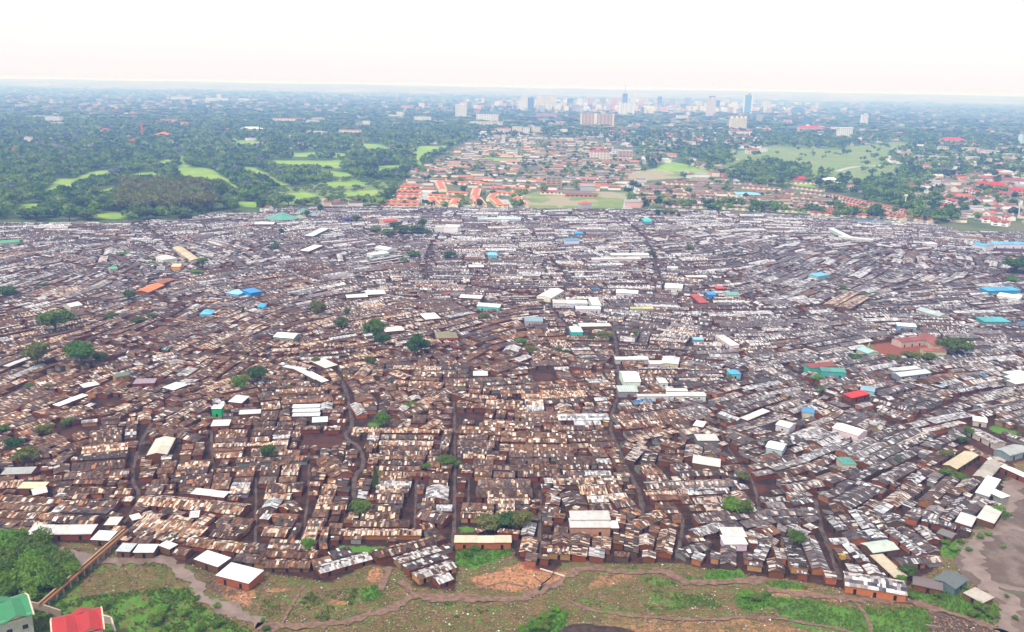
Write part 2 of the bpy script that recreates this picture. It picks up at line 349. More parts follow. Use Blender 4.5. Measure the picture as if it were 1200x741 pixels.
    # doors along the long walls (and gable end), each a mesh of its own when a list of builders is passed
    if door and doors is not None:
        n = door
        for i in range(n):
            x = -L2+L*(i+.5)/n+rs.uniform(-.3, .3)
            for sy in ((-1,) if n > 3 else (-1, 1)):
                b = MB(); hh = min(1.9, h-.2)
                X = [T(x-.52, sy*(W2+.06), 0), T(x+.52, sy*(W2+.06), 0), T(x+.52, sy*(W2+.06), hh), T(x-.52, sy*(W2+.06), hh)]
                Y = [T(x-.52, sy*(W2+.003), 0), T(x+.52, sy*(W2+.003), 0), T(x+.52, sy*(W2+.003), hh), T(x-.52, sy*(W2+.003), hh)]
                b.face(X); b.face([X[3], X[2], Y[2], Y[3]]); b.face([X[0], Y[0], Y[3], X[3]]); b.face([X[1], X[2], Y[2], Y[1]])
                doors.append(b)
def hut_thing(name, x, y, a, L, W, h, rh, tone, cool, wtone, rtype='gable', nseg=1, sheets=0, door=2, rmat=None, cat='shack', label=None, group=None, seed=1):
    rs = random.Random(seed); wall, roof, doors = MB(), MB(), []
    hut(wall, roof, doors, 0, 0, 0, L, W, h, rh, tone, cool, wtone, rtype, nseg, .06, door, rs, sheets)
    t = root(name, (x, y, 0), a); tag(t, label, cat, group)
    wall.build('wall', WALL, t); roof.build('roof', rmat or TIN, t)
    for d in doors: d.build('door', DOOR, t)
    return t

W_ = (.62, .61, .60); CRM = (.6, .52, .38); GRY = (.42, .44, .45); DGR = (.16, .16, .17); BLU = (.06, .24, .46); LBL = (.24, .42, .52); TEA = (.07, .30, .26); RED = (.62, .03, .02); MAR = (.22, .05, .04); ORA = (.55, .16, .05); GRN = (.04, .3, .12); TUR = (.10, .36, .38); PGR = (.42, .50, .44)
BRK = (.19, .058, .024); MUD = (.15, .078, .04); CWL = (.55, .48, .36); WWL = (.7, .7, .68); GWL = (.25, .26, .26)
# u, v of the roof centre, length in px along its slope, slope, width m, wall height, roof, colour, wall, label, reference phrase
LM = [
 (73, 621, 74, 1, 6.5, 2.8, 'shed', W_, BRK, 'long white shed roof at the front edge above the green thicket', 'long white shed'),
 (133, 611, 14, 0, 5.5, 2.8, 'shed', W_, MUD, 'small bright white shed roof beside the long front lane', 'small white lane shed'),
 (159, 606, 10, 15, 4, 2.6, 'shed', W_, MUD, 'tiny white lean-to roof where the elevated pipe reaches the shacks', ''),
 (122, 628, 20, -3, 6, 2.6, 'shed', (.7, .74, .76), MUD, 'pale square shed roof just behind the elevated pipe end', ''),
 (148, 642, 15, -3, 5, 2.6, 'shed', (.55, .62, .64), MUD, 'pale grey square shack roof on the stream bank behind the pipe', ''),
 (171, 643, 22, 0, 5, 2.6, 'shed', (.68, .72, .74), MUD, 'pale wide shack roof on the stream bank, next to the pipe', 'pale stream bank shack'),
 (197, 639, 10, 30, 5, 2.6, 'shed', W_, MUD, 'small tilted white roof above the stream bank', ''),
 (246, 578, 38, -6, 4.5, 2.8, 'shed', W_, BRK, 'long clean white roof on a narrow shed, slightly tilted', 'narrow white tilted shed'),
 (228, 603, 10, 5, 5, 2.6, 'shed', W_, MUD, 'little square white roof amid grey patchwork shacks', ''),
 (249, 655, 28, -18, 6, 2.9, 'shed', (.74, .75, .76), MUD, 'square grey-white roof with blue tank beside it near the stream bend', ''),
 (281, 672, 38, -14, 8, 3.0, 'shed', (.82, .83, .84), (.34, .10, .05), 'big square white flat roof on red walls by the stream bend', 'stream-bend white roof'),
 (691, 604.5, 45, 0, 6.5, 4.6, 'shed', W_, CWL, 'rear half of the big white stepped hall roof', 'big white stepped hall'),
 (691, 613.5, 46, 0, 6.5, 3.9, 'shed', W_, (.42, .26, .15), 'front half of the big white stepped hall with brown wall', ''),
 (717, 615, 13, 0, 5, 3.2, 'shed', (.7, .72, .74), MUD, 'short pale annexe roof beside the big stepped hall', ''),
 (859, 624, 26, 0, 6.5, 3.4, 'shed', W_, MUD, 'upper bright white roof of the twin white sheds by end-on rows', 'twin white sheds'),
 (860, 633, 26, 0, 6, 3.0, 'shed', (.74, .75, .76), (.6, .6, .58), 'lower white roof of the twin white sheds by end-on rows', ''),
 (1025, 683, 71, -9, 9.5, 3.0, 'gable', 'grey', (.45, .18, .06), 'very long grey and pale patchwork roof on orange wall at front corner', 'long grey patchwork shed'),
 (566, 632, 65, 0, 4.5, 3.0, 'shed', CRM, (.32, .11, .05), 'long narrow cream roof with rust wall behind the grass patch', 'long rust-walled shed'),
 (1031, 640, 30, 8, 7, 2.8, 'gable', PGR, MUD, 'pale green ribbed gable roof among dark rows', 'pale green gable shed'),
 (1041, 663, 38, -42, 4.5, 2.6, 'shed', CRM, MUD, 'narrow cream roof slanting down towards the front corner', ''),
 (1114, 679, 18, 35, 7.5, 2.8, 'gable', (.10, .13, .13), (.12, .2, .2), 'dark green-grey gable house alone near the riverbed', 'dark riverbed gable house'),
 (1087, 683, 34, -12, 6, 2.6, 'gable', (.13, .11, .11), BRK, 'dark brown shed just below the green bushes by the riverbed path', ''),
 (1147, 698, 24, -28, 6, 2.4, 'shed', (.5, .46, .40), MUD, 'half-open pale shack standing alone on the grassy river island', 'lone island shack'),
 (1110, 625, 17, -20, 5, 2.6, 'gable', (.15, .16, .16), MUD, 'small dark grey gable hut above the riverside grass', ''),
 (1132, 609, 13, 60, 5.5, 2.8, 'shed', W_, BRK, 'bright white roof near the riverside edge of the rows', 'white riverside roof'),
 (1160, 603, 18, 55, 6, 2.8, 'shed', (.5, .5, .46), MUD, 'grey-cream pale roof closest to the muddy riverbed', ''),
 (1158, 570, 24, 55, 5, 3, 'shed', (.72, .76, .78), GWL, 'pale grey arm of the L-shaped building beside the riverbed', 'L-shaped pale building'),
 (1168, 578, 22, -25, 4.5, 3, 'shed', (.75, .78, .8), GWL, 'shorter arm of the L-shaped building beside the riverbed', ''),
 (738, 441, 18, 0, 19, 4.5, 'gable', (.95, .93, .95), WWL, 'tall bright white barn-like hall beside the central street', 'tall bright white hall'),
 (735, 456, 22, 0, 9, 3.5, 'shed', (.45, .55, .52), GWL, 'grey-green flat roof just in front of the tall white hall', ''),
 (804, 462, 44, 0, 5, 3, 'shed', W_, WWL, 'long white roof with pale wall east of the central street', 'long white roofed block'),
 (793, 457, 24, 0, 3.5, 3.2, 'shed', W_, WWL, 'thin white strip roof behind the long white roofed block', ''),
 (765, 463.5, 36, 0, 3, 3, 'shed', W_, WWL, 'thin white roof edge meeting the long white roofed block', ''),
 (786, 422, 19, -5, 14, 4, 'hip', (.62, .66, .68), CWL, 'pale hip roof square building among central grey shacks', 'pale hipped roof'),
 (776, 446, 10, 0, 9, 3, 'hip', W_, WWL, 'small round-looking white hip roof behind dark rows', ''),
 (828, 513, 24, 0, 7, 3.2, 'shed', W_, DGR, 'white oblong roof framed by dark roofs around it', 'framed white roof'),
 (828, 541, 9, 85, 12, 3, 'shed', W_, MUD, 'small white steep-set roof pointing at the viewer', ''),
 (820, 497, 11, -10, 7, 3, 'shed', (.75, .76, .78), MUD, 'pale square roof behind the framed white roof', ''),
 (996, 503, 31, -17, 9.5, 4, 'gable', (.90, .88, .90), WWL, 'large white arched barn roof amid slanting dark rows', 'large white barn'),
 (992, 540, 15, 0, 8, 3.5, 'hip', TEA, CWL, 'teal hip roof on a small cream walled building', 'teal hip roof'),
 (1004, 462, 21, 13, 6, 3, 'shed', (.75, .02, .02), BRK, 'vivid red sheet roof in the dark rows', 'vivid red roof'),
 (1017, 456, 16, -8, 7, 3.4, 'shed', LBL, (.3, .5, .55), 'light blue roof touching the vivid red roof', ''),
 (962, 428, 32, 4, 7, 4.5, 'shed', MAR, (.08, .4, .32), 'maroon roof over teal walls of a two-storey building', 'maroon and teal building'),
 (976, 434, 28, -3, 7, 4, 'shed', TEA, (.06, .4, .34), 'teal block in front of the maroon roofed building', ''),
 (947, 481, 13, -5, 7, 4, 'shed', BLU, CWL, 'small blue roof on cream walls', 'small blue roof'),
 (921, 497, 16, -15, 8, 3.4, 'gable', W_, WWL, 'white gabled box house in slanting rows', ''),
 (910, 522, 19, -12, 9, 3.4, 'gable', (.75, .82, .8), (.45, .62, .6), 'white building with teal trim in slanting rows', 'white and teal building'),
 (885, 486, 28, 22, 4, 3, 'shed', W_, MUD, 'long thin white roof rising among the dark rows', ''),
 (1068, 437, 36, 7, 7, 3, 'gable', (.55, .62, .64), GWL, 'long pale grey ribbed roof below the red playing field', 'pale ribbed long roof'),
 (1060, 432, 32, 6, 5, 3, 'shed', (.5, .54, .56), GWL, 'narrow grey roof behind the pale ribbed long roof', ''),
 (1190, 437, 20, 8, 6, 3, 'shed', (.72, .75, .78), GWL, 'upper of three stepped pale roofs at the far side', ''),
 (1193, 442, 22, 8, 6, 3, 'shed', (.7, .74, .77), GWL, 'middle of three stepped pale roofs at the far side', 'three stepped pale roofs'),
 (1196, 447, 22, 8, 6, 3, 'shed', (.68, .72, .75), GWL, 'lower of three stepped pale roofs at the far side', ''),
 (1148, 491, 16, -8, 8, 3, 'gable', (.66, .74, .72), CWL, 'pale green-white gable roof above the brown courtyard', ''),
 (1186, 527, 24, 14, 8, 3.2, 'gable', (.34, .37, .37), (.2, .3, .3), 'grey gable building with blue-green wall in the brown courtyard', 'grey courtyard building'),
 (1156, 511, 36, -27, 6.5, 3, 'gable', 'grey', CWL, 'long dark classroom roof between grass and brown yard', 'long dark classroom'),
 (1157, 535, 52, -27, 4, 3, 'gable', 'cream', BRK, 'thin cream-striped roof bounding the brown courtyard', ''),
 (1190, 552, 30, -24, 4, 3, 'gable', (.75, .76, .77), BRK, 'pale thin roof continuing the courtyard boundary to the edge', ''),
 (1126, 539, 30, 32, 6, 3, 'gable', (.5, .43, .3), MUD, 'tan roof standing alone in the brown courtyard', 'tan courtyard roof'),
 (1160, 548, 34, 48, 6, 3, 'gable', (.36, .34, .3), MUD, 'grey-tan roof closing the lower side of the courtyard', ''),
 (21, 424, 29, 22, 3.5, 3, 'shed', W_, BRK, 'thin bright white roof slanting on a rust-walled row', 'thin slanting white roof'),
 (105, 451, 18, 12, 6, 3, 'shed', W_, BRK, 'white square roof behind long pale slanting strip', ''),
 (83, 469, 36, 20, 4, 3, 'shed', (.8, .8, .82), BRK, 'long pale strip roof slanting below two big trees', 'long pale strip'),
 (170, 447, 24, 2, 7, 3.2, 'shed', (.35, .27, .32), BRK, 'mauve-grey low roof beside the orange stall wall', ''),
 (142, 439, 17, 10, 6, 3.4, 'gable', (.12, .2, .18), (.55, .25, .02), 'dark green roof over an orange wall', 'orange walled dark green roof'),
 (255, 477, 11, 0, 4.5, 5, 'shed', (.8, .82, .84), (.02, .35, .14), 'narrow two-storey hut with bright green wall', 'green walled two-storey hut'),
 (259, 496, 20, 2, 7, 2.9, 'shed', (.72, .73, .74), BRK, 'broad grey-white roof just below the green walled hut', ''),
 (293, 483, 24, 3, 5, 2.9, 'shed', W_, BRK, 'bright white oblong roof beside rows of striped sheds', ''),
 (280, 468, 12, 40, 7, 2.9, 'shed', (.62, .72, .72), BRK, 'pale tilted square roof behind the green walled hut', ''),
 (205, 453, 13, -15, 9, 2.9, 'shed', (.55, .72, .78), BRK, 'pale blue-white patched roof in the brown rows', ''),
 (189, 523, 22, 62, 8.5, 3.2, 'gable', (.6, .58, .48), BRK, 'cream ribbed roof end-on to the lane', 'cream ribbed end-on roof'),
 (22, 552, 34, 2, 6, 3, 'shed', (.42, .46, .46), BRK, 'grey-green long roof near the olive trees', 'grey-green long roof'),
 (39, 569, 29, 0, 5, 2.9, 'shed', (.58, .52, .36), BRK, 'cream flat roof in front of the grey-green long roof', ''),
 (46, 575, 16, 12, 6, 2.9, 'gable', W_, BRK, 'small white gable in front of the cream flat roof', ''),
 (359, 437, 30, -27, 4, 3, 'shed', W_, MUD, 'rear white bar of the C-shaped white building', ''),
 (371, 442, 22, -27, 4, 3, 'shed', (.9, .9, .92), MUD, 'front white bar of the C-shaped white building', 'C-shaped white building'),
 (345, 431, 24, -10, 3.5, 3, 'shed', W_, MUD, 'thin white roof running up to the C-shaped building', ''),
 (380, 426, 18, -25, 8, 3, 'shed', (.68, .66, .6), MUD, 'cream-white square roof behind the C-shaped building', ''),
 (359, 476, 31, 1, 4, 3, 'shed', (.62, .68, .68), MUD, 'uppermost strip of the three striped pale sheds', ''),
 (359, 481, 31, 1, 4, 3, 'shed', (.66, .72, .72), MUD, 'middle strip of the three striped pale sheds', 'three striped pale sheds'),
 (359, 486, 31, 1, 4, 3, 'shed', (.58, .64, .64), MUD, 'lowest strip of the three striped pale sheds', ''),
 (375, 492, 17, 3, 6, 3.2, 'shed', (.6, .78, .86), MUD, 'pale blue-white roof just below the striped pale sheds', ''),
 (563, 438, 16, 0, 7, 3, 'shed', (.72, .70, .66), MUD, 'cream-white flat roof among tan shacks', ''),
 (337, 393, 23, -5, 12, 3.6, 'gable', (.85, .83, .84), (.3, .28, .26), 'white barn roof standing out among tan shacks', 'white barn'),
 (85, 357, 14, 10, 12, 3.6, 'gable', (.75, .76, .78), CWL, 'pale gable hall near the crown of a big tree', ''),
 (175, 338, 21, 24, 12, 3.4, 'gable', (.70, .20, .06), BRK, 'orange sheet roof of a long hall', 'orange hall roof'),
 (190, 330, 14, 20, 10, 3, 'gable', (.36, .14, .06), BRK, 'rust-brown roof directly behind the orange hall roof', ''),
 (295, 341, 13, 10, 13, 5, 'shed', (.02, .28, .72), (.02, .22, .55), 'strong blue tall box building', 'strong blue building'),
 (277, 343, 14, -8, 10, 3.4, 'shed', (.25, .6, .78), LBL, 'light blue roof left of the strong blue building', ''),
 (243, 366, 13, 0, 12, 3, 'hip', (.1, .5, .78), LBL, 'sky blue tarpaulin roof standing alone', 'sky blue tarpaulin'),
 (307, 358, 8, 0, 9, 3, 'hip', (.05, .42, .8), LBL, 'small bright blue tarpaulin roof', ''),
 (455, 258, 16, 5, 14, 5, 'gable', (.62, .08, .04), CWL, 'red gabled church-like roof beside dark trees', 'red roof beside trees'),
 (452, 291, 15, -12, 13, 4, 'gable', (.72, .76, .82), WWL, 'white and pale blue hall in mauve rows', 'white hall in mauve rows'),
 (443, 297, 20, 8, 10, 4, 'shed', (.66, .66, .68), WWL, 'broad pale roof beside the white and blue hall', ''),
 (11, 283, 22, 4, 13, 4, 'gable', (.08, .42, .22), CWL, 'green ribbed roof at the far side of the shacks', 'green ribbed roof'),
 (132, 314, 9, 5, 10, 4, 'gable', (.08, .4, .26), CWL, 'small green roof amid pale shacks', ''),
 (208, 311, 10, 0, 12, 5, 'gable', (.75, .6, .4), (.7, .3, .04), 'yellowish shop over bright orange walls', 'orange-yellow building'),
 (195, 302, 9, -20, 14, 4, 'hip', W_, WWL, 'small white hip roof near the orange-yellow building', ''),
 (218, 297, 26, -35, 9, 3.5, 'gable', (.55, .45, .3), CWL, 'long tan roof slanting behind the orange-yellow building', ''),
 (250, 352, 40, 1, 6, 3, 'gable', 'rust', BRK, 'long low rust row behind the blue tarpaulin', ''),
 (577, 298, 10, 0, 13, 5, 'shed', (.18, .55, .78), LBL, 'light blue block roof in mauve rows', 'light blue block'),
 (558, 312, 17, 0, 9, 4, 'shed', (.8, .76, .78), MUD, 'white-pink long roof below the light blue block', ''),
 (573, 358, 26, -3, 9, 3.6, 'shed', (.72, .78, .78), (.15, .5, .5), 'white roof with teal wall edge', 'white roof with teal edge'),
 (552, 348, 25, -3, 9, 3.6, 'shed', (.7, .7, .7), MUD, 'long white roof above the teal edged roof', ''),
 (504, 371, 17, 5, 14, 3.4, 'shed', (.76, .74, .72), MUD, 'irregular cream-white wide roof above the dark tree', ''),
 (461, 386, 22, 5, 9, 3.4, 'shed', (.78, .74, .7), MUD, 'cream-white wide roof beside the tall dark tree', ''),
 (523, 393, 24, 2, 14, 3.4, 'hip', (.2, .22, .12), (.5, .05, .03), 'olive roof over red walls', 'olive roof over red walls'),
 (625, 374, 20, 0, 13, 3.6, 'gable', (.25, .38, .48), CWL, 'blue-grey roof on cream walls', 'blue-grey roof'),
 (675, 386, 13, 0, 14, 4, 'hip', (.6, .8, .76), (.03, .5, .4), 'white and teal hip roof by the winding road', 'white and teal hip roof'),
 (697, 381, 36, 1, 7, 3.6, 'shed', (.7, .66, .58), MUD, 'long pale roof next to the teal hip roof', ''),
 (668, 354, 40, -1, 10, 3.8, 'shed', W_, WWL, 'long white roof of the cluster at the winding road', 'white cluster at the road bend'),
 (689, 361, 28, 0, 7, 3.6, 'shed', (.8, .82, .84), WWL, 'lower white roof of the cluster at the winding road', ''),
 (697, 354, 10, 0, 22, 4, 'shed', W_, WWL, 'short deep white roof ending the cluster at the winding road', ''),
 (645, 344, 18, 30, 12, 3.6, 'gable', (.8, .78, .8), WWL, 'tilted white roof above the winding road', ''),
 (735, 342, 25, -3, 10, 3.6, 'shed', (.86, .86, .9), WWL, 'bright white straight roof in grey rows', 'bright straight white roof'),
 (752, 361, 26, 0, 5, 3.5, 'shed', (.55, .5, .25), (.5, .48, .25), 'yellow-green framed roof edge near the dark road', ''),
 (722, 303, 56, 1, 7, 3.8, 'shed', W_, WWL, 'very long white roof in the upper rows', 'very long white roof'),
 (738, 298, 44, 0, 7, 3.8, 'shed', (.85, .85, .86), WWL, 'second long white roof in the upper rows', ''),
 (790, 335, 20, -4, 17, 3.8, 'gable', (.78, .8, .82), WWL, 'broad white roof amid grey-blue rows', 'broad white grey-row roof'),
 (816, 324, 24, 0, 7, 3.6, 'shed', (.72, .68, .6), MUD, 'cream long roof beside a diagonal lane', ''),
 (833, 344, 9, 0, 9, 3.6, 'shed', (.04, .25, .65), BLU, 'small deep blue roof among grey rows', 'small deep blue roof'),
 (843, 337, 9, 2, 8, 3.6, 'shed', (.55, .06, .04), BRK, 'small red roof behind the deep blue roof', ''),
 (819, 350, 15, -40, 7, 3.6, 'shed', (.42, .06, .05), BRK, 'red-brown roof slanting down towards the road', ''),
 (857, 344, 14, 0, 12, 3.6, 'gable', (.18, .42, .40), CWL, 'dull teal roof amid grey rows', ''),
 (852, 399, 22, -32, 6, 3.4, 'shed', W_, WWL, 'bright white roof slanting downward', 'bright slanting white roof'),
 (818, 397, 11, 0, 5, 3.4, 'shed', (.2, .5, .75), LBL, 'light blue little strip roof', ''),
 (860, 436, 12, 0, 8, 3.4, 'hip', (.06, .4, .7), LBL, 'sky blue little hip roof amid brown rows', 'little sky blue hip roof'),
 (740, 420, 38, 0, 5, 3.2, 'shed', (.6, .72, .74), CWL, 'pale blue-grey long roof near the central street', ''),
 (770, 425, 18, 0, 6, 3.2, 'shed', W_, CWL, 'white oblong roof near the pale hipped roof', ''),
 (1068, 397, 34, 6, 9, 4.2, 'gable', (.26, .07, .06), CWL, 'long maroon school roof facing the red field', 'maroon school'),
 (1094, 399, 24, -38, 9, 4.2, 'gable', (.26, .07, .06), CWL, 'slanting maroon wing of the school', ''),
 (1094, 410, 26, -3, 8, 4.2, 'gable', (.30, .09, .07), CWL, 'lower maroon wing of the school among trees', ''),
 (1017, 411, 14, -22, 9, 3.6, 'gable', (.35, .65, .65), CWL, 'pale turquoise house beside the red field', ''),
 (1062, 381, 22, -4, 8, 3.6, 'shed', (.8, .84, .88), LBL, 'white roof with blue edge behind the school', 'white roof behind the school'),
 (1093, 366, 28, -16, 11, 3.6, 'gable', (.42, .52, .54), CWL, 'long blue-grey roof slanting behind the school', ''),
 (985, 350, 30, 30, 10, 3.6, 'gable', 'cream', MUD, 'long cream roof rising to the upper rows', ''),
 (1000, 354, 26, 30, 10, 3.6, 'gable', 'cream', MUD, 'second long cream roof parallel beside the lane', 'parallel cream roofs'),
 (1164, 375, 30, 0, 12, 3.6, 'shed', (.06, .40, .44), TUR, 'turquoise roof with bright edges', 'turquoise roof'),
 (1172, 339, 38, 1, 12, 4.5, 'shed', (.04, .34, .62), BLU, 'blue roofed row building at the far right edge', 'blue roofed row building'),
 (1180, 285, 40, -1, 13, 5, 'gable', (.10, .45, .78), WWL, 'blue school roof above the red-brown ground', 'blue school roof'),
 (1152, 287, 16, -10, 14, 5, 'gable', (.08, .4, .65), WWL, 'short blue roof adjoining the long blue school', ''),
 (1183, 347, 26, -8, 12, 4, 'shed', (.86, .86, .88), WWL, 'white roof below the blue roofed row', ''),
 (585, 256, 50, 0, 9, 4, 'shed', (.45, .68, .66), WWL, 'long pale aqua market roof near the estate', 'aqua market roof'),
 (520, 266, 18, -3, 12, 7, 'gable', (.5, .5, .42), WWL, 'cream two-storey block near the upper shack edge', ''),
 (530, 265, 16, -3, 12, 9, 'shed', (.8, .82, .86), WWL, 'white tall block near the upper shack edge', 'white tall block'),
 (670, 281, 16, 0, 12, 6, 'shed', (.08, .3, .5), WWL, 'deep blue roof among white market roofs', 'deep blue market roof'),
 (678, 273, 9, 0, 10, 5, 'shed', (.04, .3, .66), BLU, 'small blue roof behind the deep blue market roof', ''),
 (758, 258, 12, -50, 10, 5, 'shed', (.04, .5, .45), TUR, 'turquoise roof slanting at the upper street', 'turquoise street roof'),
 (960, 322, 14, 10, 10, 4, 'shed', (.12, .4, .6), LBL, 'blue roof strip in the mauve upper rows', ''),
 (1003, 279, 40, -6, 6, 4, 'shed', (.66, .70, .74), WWL, 'very long pale roof near the red estate', 'very long pale roof'),
 (985, 273, 26, -25, 6, 4, 'shed', (.7, .76, .8), WWL, 'pale roof slanting beside the upper lane', ''),
 (440, 343, 22, 3, 12, 3.6, 'shed', (.68, .70, .68), MUD, 'wide grey-white roof near the middle lane', ''),
 (418, 347, 24, 3, 9, 3.6, 'shed', (.66, .72, .70), MUD, 'wide pale roof neighbouring the grey-white one', ''),
 (365, 291, 18, 22, 9, 4, 'shed', (.76, .74, .7), MUD, 'cream-white roof rising in mauve upper rows', ''),
 (372, 272, 22, 26, 9, 4, 'shed', (.6, .74, .78), MUD, 'pale blue-white slanting roof in front of the green marquee', ''),
 (310, 262, 22, 0, 12, 4, 'shed', (.72, .74, .74), MUD, 'long white roof left below the green marquee', ''),
 (1090, 285, 12, 0, 10, 5, 'shed', (.72, .74, .76), WWL, 'white block near the red-brown railway strip', ''),
]
lm_items, REFS = [], []
DARKS = [(.10, .062, .050), (.13, .072, .045), (.085, .065, .062), (.16, .08, .042)]
for i, (u, v, lp, sl, W, h, rt_, c, wc, lab, ref) in enumerate(LM):
    x, y = G(u, v, h); t_ = R(sl); dx, dy = math.cos(t_)*lp/2, -math.sin(t_)*lp/2
    A, B = G(u-dx, v-dy, h), G(u+dx, v+dy, h); L = math.hypot(B[0]-A[0], B[1]-A[1]); a = math.atan2(B[1]-A[1], B[0]-A[0])
    if abs(sl) > 40 and L > 30: L = 30
    stamp(x, y, a, L, W, 1.2)
    rh = .12*W if rt_ == 'gable' else (.05*W if rt_ == 'shed' else .2*W)
    if i in (11,): rh = .3
    tin = isinstance(c, str)
    tone = {'grey': (.10, .10, .12, .55), 'cream': (.12, .09, .07, .55), 'rust': (.14, .07, .045, .3)}[c] if tin else (*c, 0)
    hut_thing('market_hall' if L*W > 180 else 'sheet_roofed_house', x, y, a, L, W, h, rh, tone, .8 if c == 'grey' else .15, wc, rt_, max(1, int(L/7)) if not tin else int(L/4), int(L*.5) if tin else 0,
              max(1, min(4, int(L/6))), TIN if tin else PAINT, 'building', lab, None, 500+i)
    if ref: REFS.append((ref, u, v))
REFS += [('green marquee', 331, 253), ('red playing field', 1050, 410), ('tall conical tree', 440, 562), ('elevated pipe', 140, 625), ('grassy patch below the rows', 566, 652), ('big riverside tree clump', 1170, 598)]

# ------------------------------------------------------------------ packing the rows: each hut grows its neighbours end to end and across the alley
HUTS = []
def style(u, v):
    n = math.sin(u*.021+v*.013)*math.cos(v*.027-u*.008)+.6*math.sin(u*.057+2)*math.sin(v*.06+1)
    warm = min(1, max(0, (v-270)/190))*min(1, max(.15, (1010-u)/420))
    r = rnd.random(); d = rnd.choice(DARKS)
    if warm < .5 and rnd.random() < .7: d = rnd.choice([(.095, .08, .083), (.14, .125, .13), (.085, .072, .076), (.19, .175, .18)])
    lp = min(.95, max(.04, .22+.22*n+rnd.gauss(0, .2)-.10*min(1, max(0, (390-v)/100))))
    cool = min(1, max(0, 1-warm*1.15+rnd.gauss(0, .22)))
    top = min(1, max(0, (345-v)/100))*min(1, max(.25, (u-250)/350))
    ctr = math.exp(-((u-780)/130)**2-((v-430)/60)**2)*.5
    kind = 'patch'
    if r < .03+.08*top+.08*ctr: kind = 'white'
    elif r < .06+.22*top+.14*ctr: kind = 'pale'
    if math.hypot(u-505, (v-672)*1.4) < 34 or math.hypot(u-402, (v-660)*1.6) < 26 or math.hypot(u-655, (v-588)*1.3) < 26:
        lp = .7; cool = .9; kind = 'patch'
    k = rnd.uniform(.55, 1.4)
    tone = (d[0]*k, d[1]*k, d[2]*k, lp)
    if kind == 'white': tone = (.3, .3, .32, .97); cool = 1
    elif kind == 'pale': tone = (.24, .25, .27, .8); cool = .85
    elif rnd.random() < .22: tone = (*tone[:3], rnd.uniform(0, .12)); kind = 'dark'
    wt = BRK if rnd.random() < .35+.6*warm else (MUD if rnd.random() < .6 else (.2, .19, .2))
    if v > 420 and rnd.random() < .34: wt = rnd.choice([(.36, .12, .05), (.30, .17, .08), (.24, .22, .20), (.10, .06, .04), (.42, .2, .08)])
    if kind == 'patch':
        q_ = rnd.random()
        if q_ < .36: lp *= .35
        elif q_ > .78: lp = min(.92, lp+.38)
        tone = (*tone[:3], lp)
    if rnd.random() < .0015: tone = (*rnd.choice([BLU, TEA, (.5, .08, .04), LBL, GRN]), 0.0); kind = 'paint'
    return tone, cool, wt, kind
def place(x, y, a, L, W, need=.975):
    if not fits(x, y, a, L, W, need): return False
    stamp(x, y, a, L, W, .35)
    u, v = U(x, y); tone, cool, wt, kind = style(u, v)
    ra = abs(math.degrees(a)) % 180
    HUTS.append(dict(x=x, y=y, a=a, L=L, W=W, h=rnd.uniform(1.95, 2.5), rt='gable' if rnd.random() < .72 and W > 4 else 'shed', tone=tone, cool=cool, wt=wt, kind=kind, u=u, v=v))
    return True
def size(y):
    r = rnd.random(); k = 1+max(0, (y-450))/2400
    L = rnd.uniform(17, 34) if r < .64 else (rnd.uniform(8, 15) if r < .88 else rnd.uniform(5, 8))
    W = rnd.choice((4.6, 5.2, 5.2, 5.8, 5.8, 6.4, 7.4, 9)) if L > 8 else rnd.uniform(4, 6)
    return L*k, W*k
bound = [(-60+rnd.random()*1320, 245+rnd.random()**.8*440) for _ in range(700)]
stack = []
for u, v in [(f[0], f[1]) for f in FIELD]+bound:
    x, y = G(u, v); a = field(x, y); L, W = size(y)
    stack.append((x, y, a, L, W))
active = []
for s_ in stack[:len(FIELD)]:
    if place(*s_): active.append(s_)
rest_seeds = stack[len(FIELD):]; rnd.shuffle(rest_seeds)
while active or rest_seeds:
    if not active:
        s_ = rest_seeds.pop()
        if place(*s_): active.append(s_)
        continue
    x, y, a, L, W = active.pop(rnd.randrange(max(0, len(active)-40), len(active)))
    ca, sa = math.cos(a), math.sin(a)
    for side in (0, 1, 2, 3):
        ok = 0
        for tr in range(6):
            L2, W2 = size(y)
            if tr == 0 and rnd.random() < .85: W2 = W; L2 = L2 if side < 2 else L*rnd.uniform(.9, 1.05)
            if tr >= 2: L2 *= (.8, .6, .45, .35)[tr-2]
            if tr >= 4: W2 *= .75
            if side < 2:
                s = 1 if side == 0 else -1; gap = (.25 if rnd.random() < .88 else 1.8)
                d = s*(L/2+gap+L2/2); nx, ny = x+d*ca, y+d*sa
            else:
                s = 1 if side == 2 else -1; gap = rnd.choice((.5, .7, .9, 1.2, 1.7)); d = s*(W/2+gap+W2/2); o = rnd.uniform(-.12, .12)*L if tr else 0
                nx, ny = x-d*sa+o*ca, y+d*ca+o*sa
            na = field(nx, ny)
            while na-a > math.pi/2: na -= math.pi
            while na-a < -math.pi/2: na += math.pi
            if abs(na-a) > .35 and rnd.random() < .5: na = a+.3*(na-a)
            if rnd.random() < .03: na += math.pi/2; L2 = min(L2, 12)
            if place(nx, ny, na, L2, W2):
                active.append((nx, ny, na, L2, W2)); ok = 1; break
        if ok and side in (1, 3) and rnd.random() < .0: break
# fill the leftover gaps with small shacks
for ps, (lo, hi, wlo, whi, cnt) in enumerate(((8, 14, 4, 5.6, 9000), (4, 8, 3, 4.4, 15000), (2.6, 5, 2.2, 3.2, 14000))):
    iy, ix = np.nonzero(FREE); k = nr.integers(0, len(iy), cnt)
    for j in k:
        x, y = GX0+(ix[j]+.5)*CS, GY0+(iy[j]+.5)*CS
        if abs(x) > .62*y+60: continue
        L, W = rnd.uniform(lo, hi), rnd.uniform(wlo, whi); a = field(x, y)+(math.pi/2 if rnd.random() < .3 else 0)
        place(x, y, a, L, W, .93)
print('huts', len(HUTS))
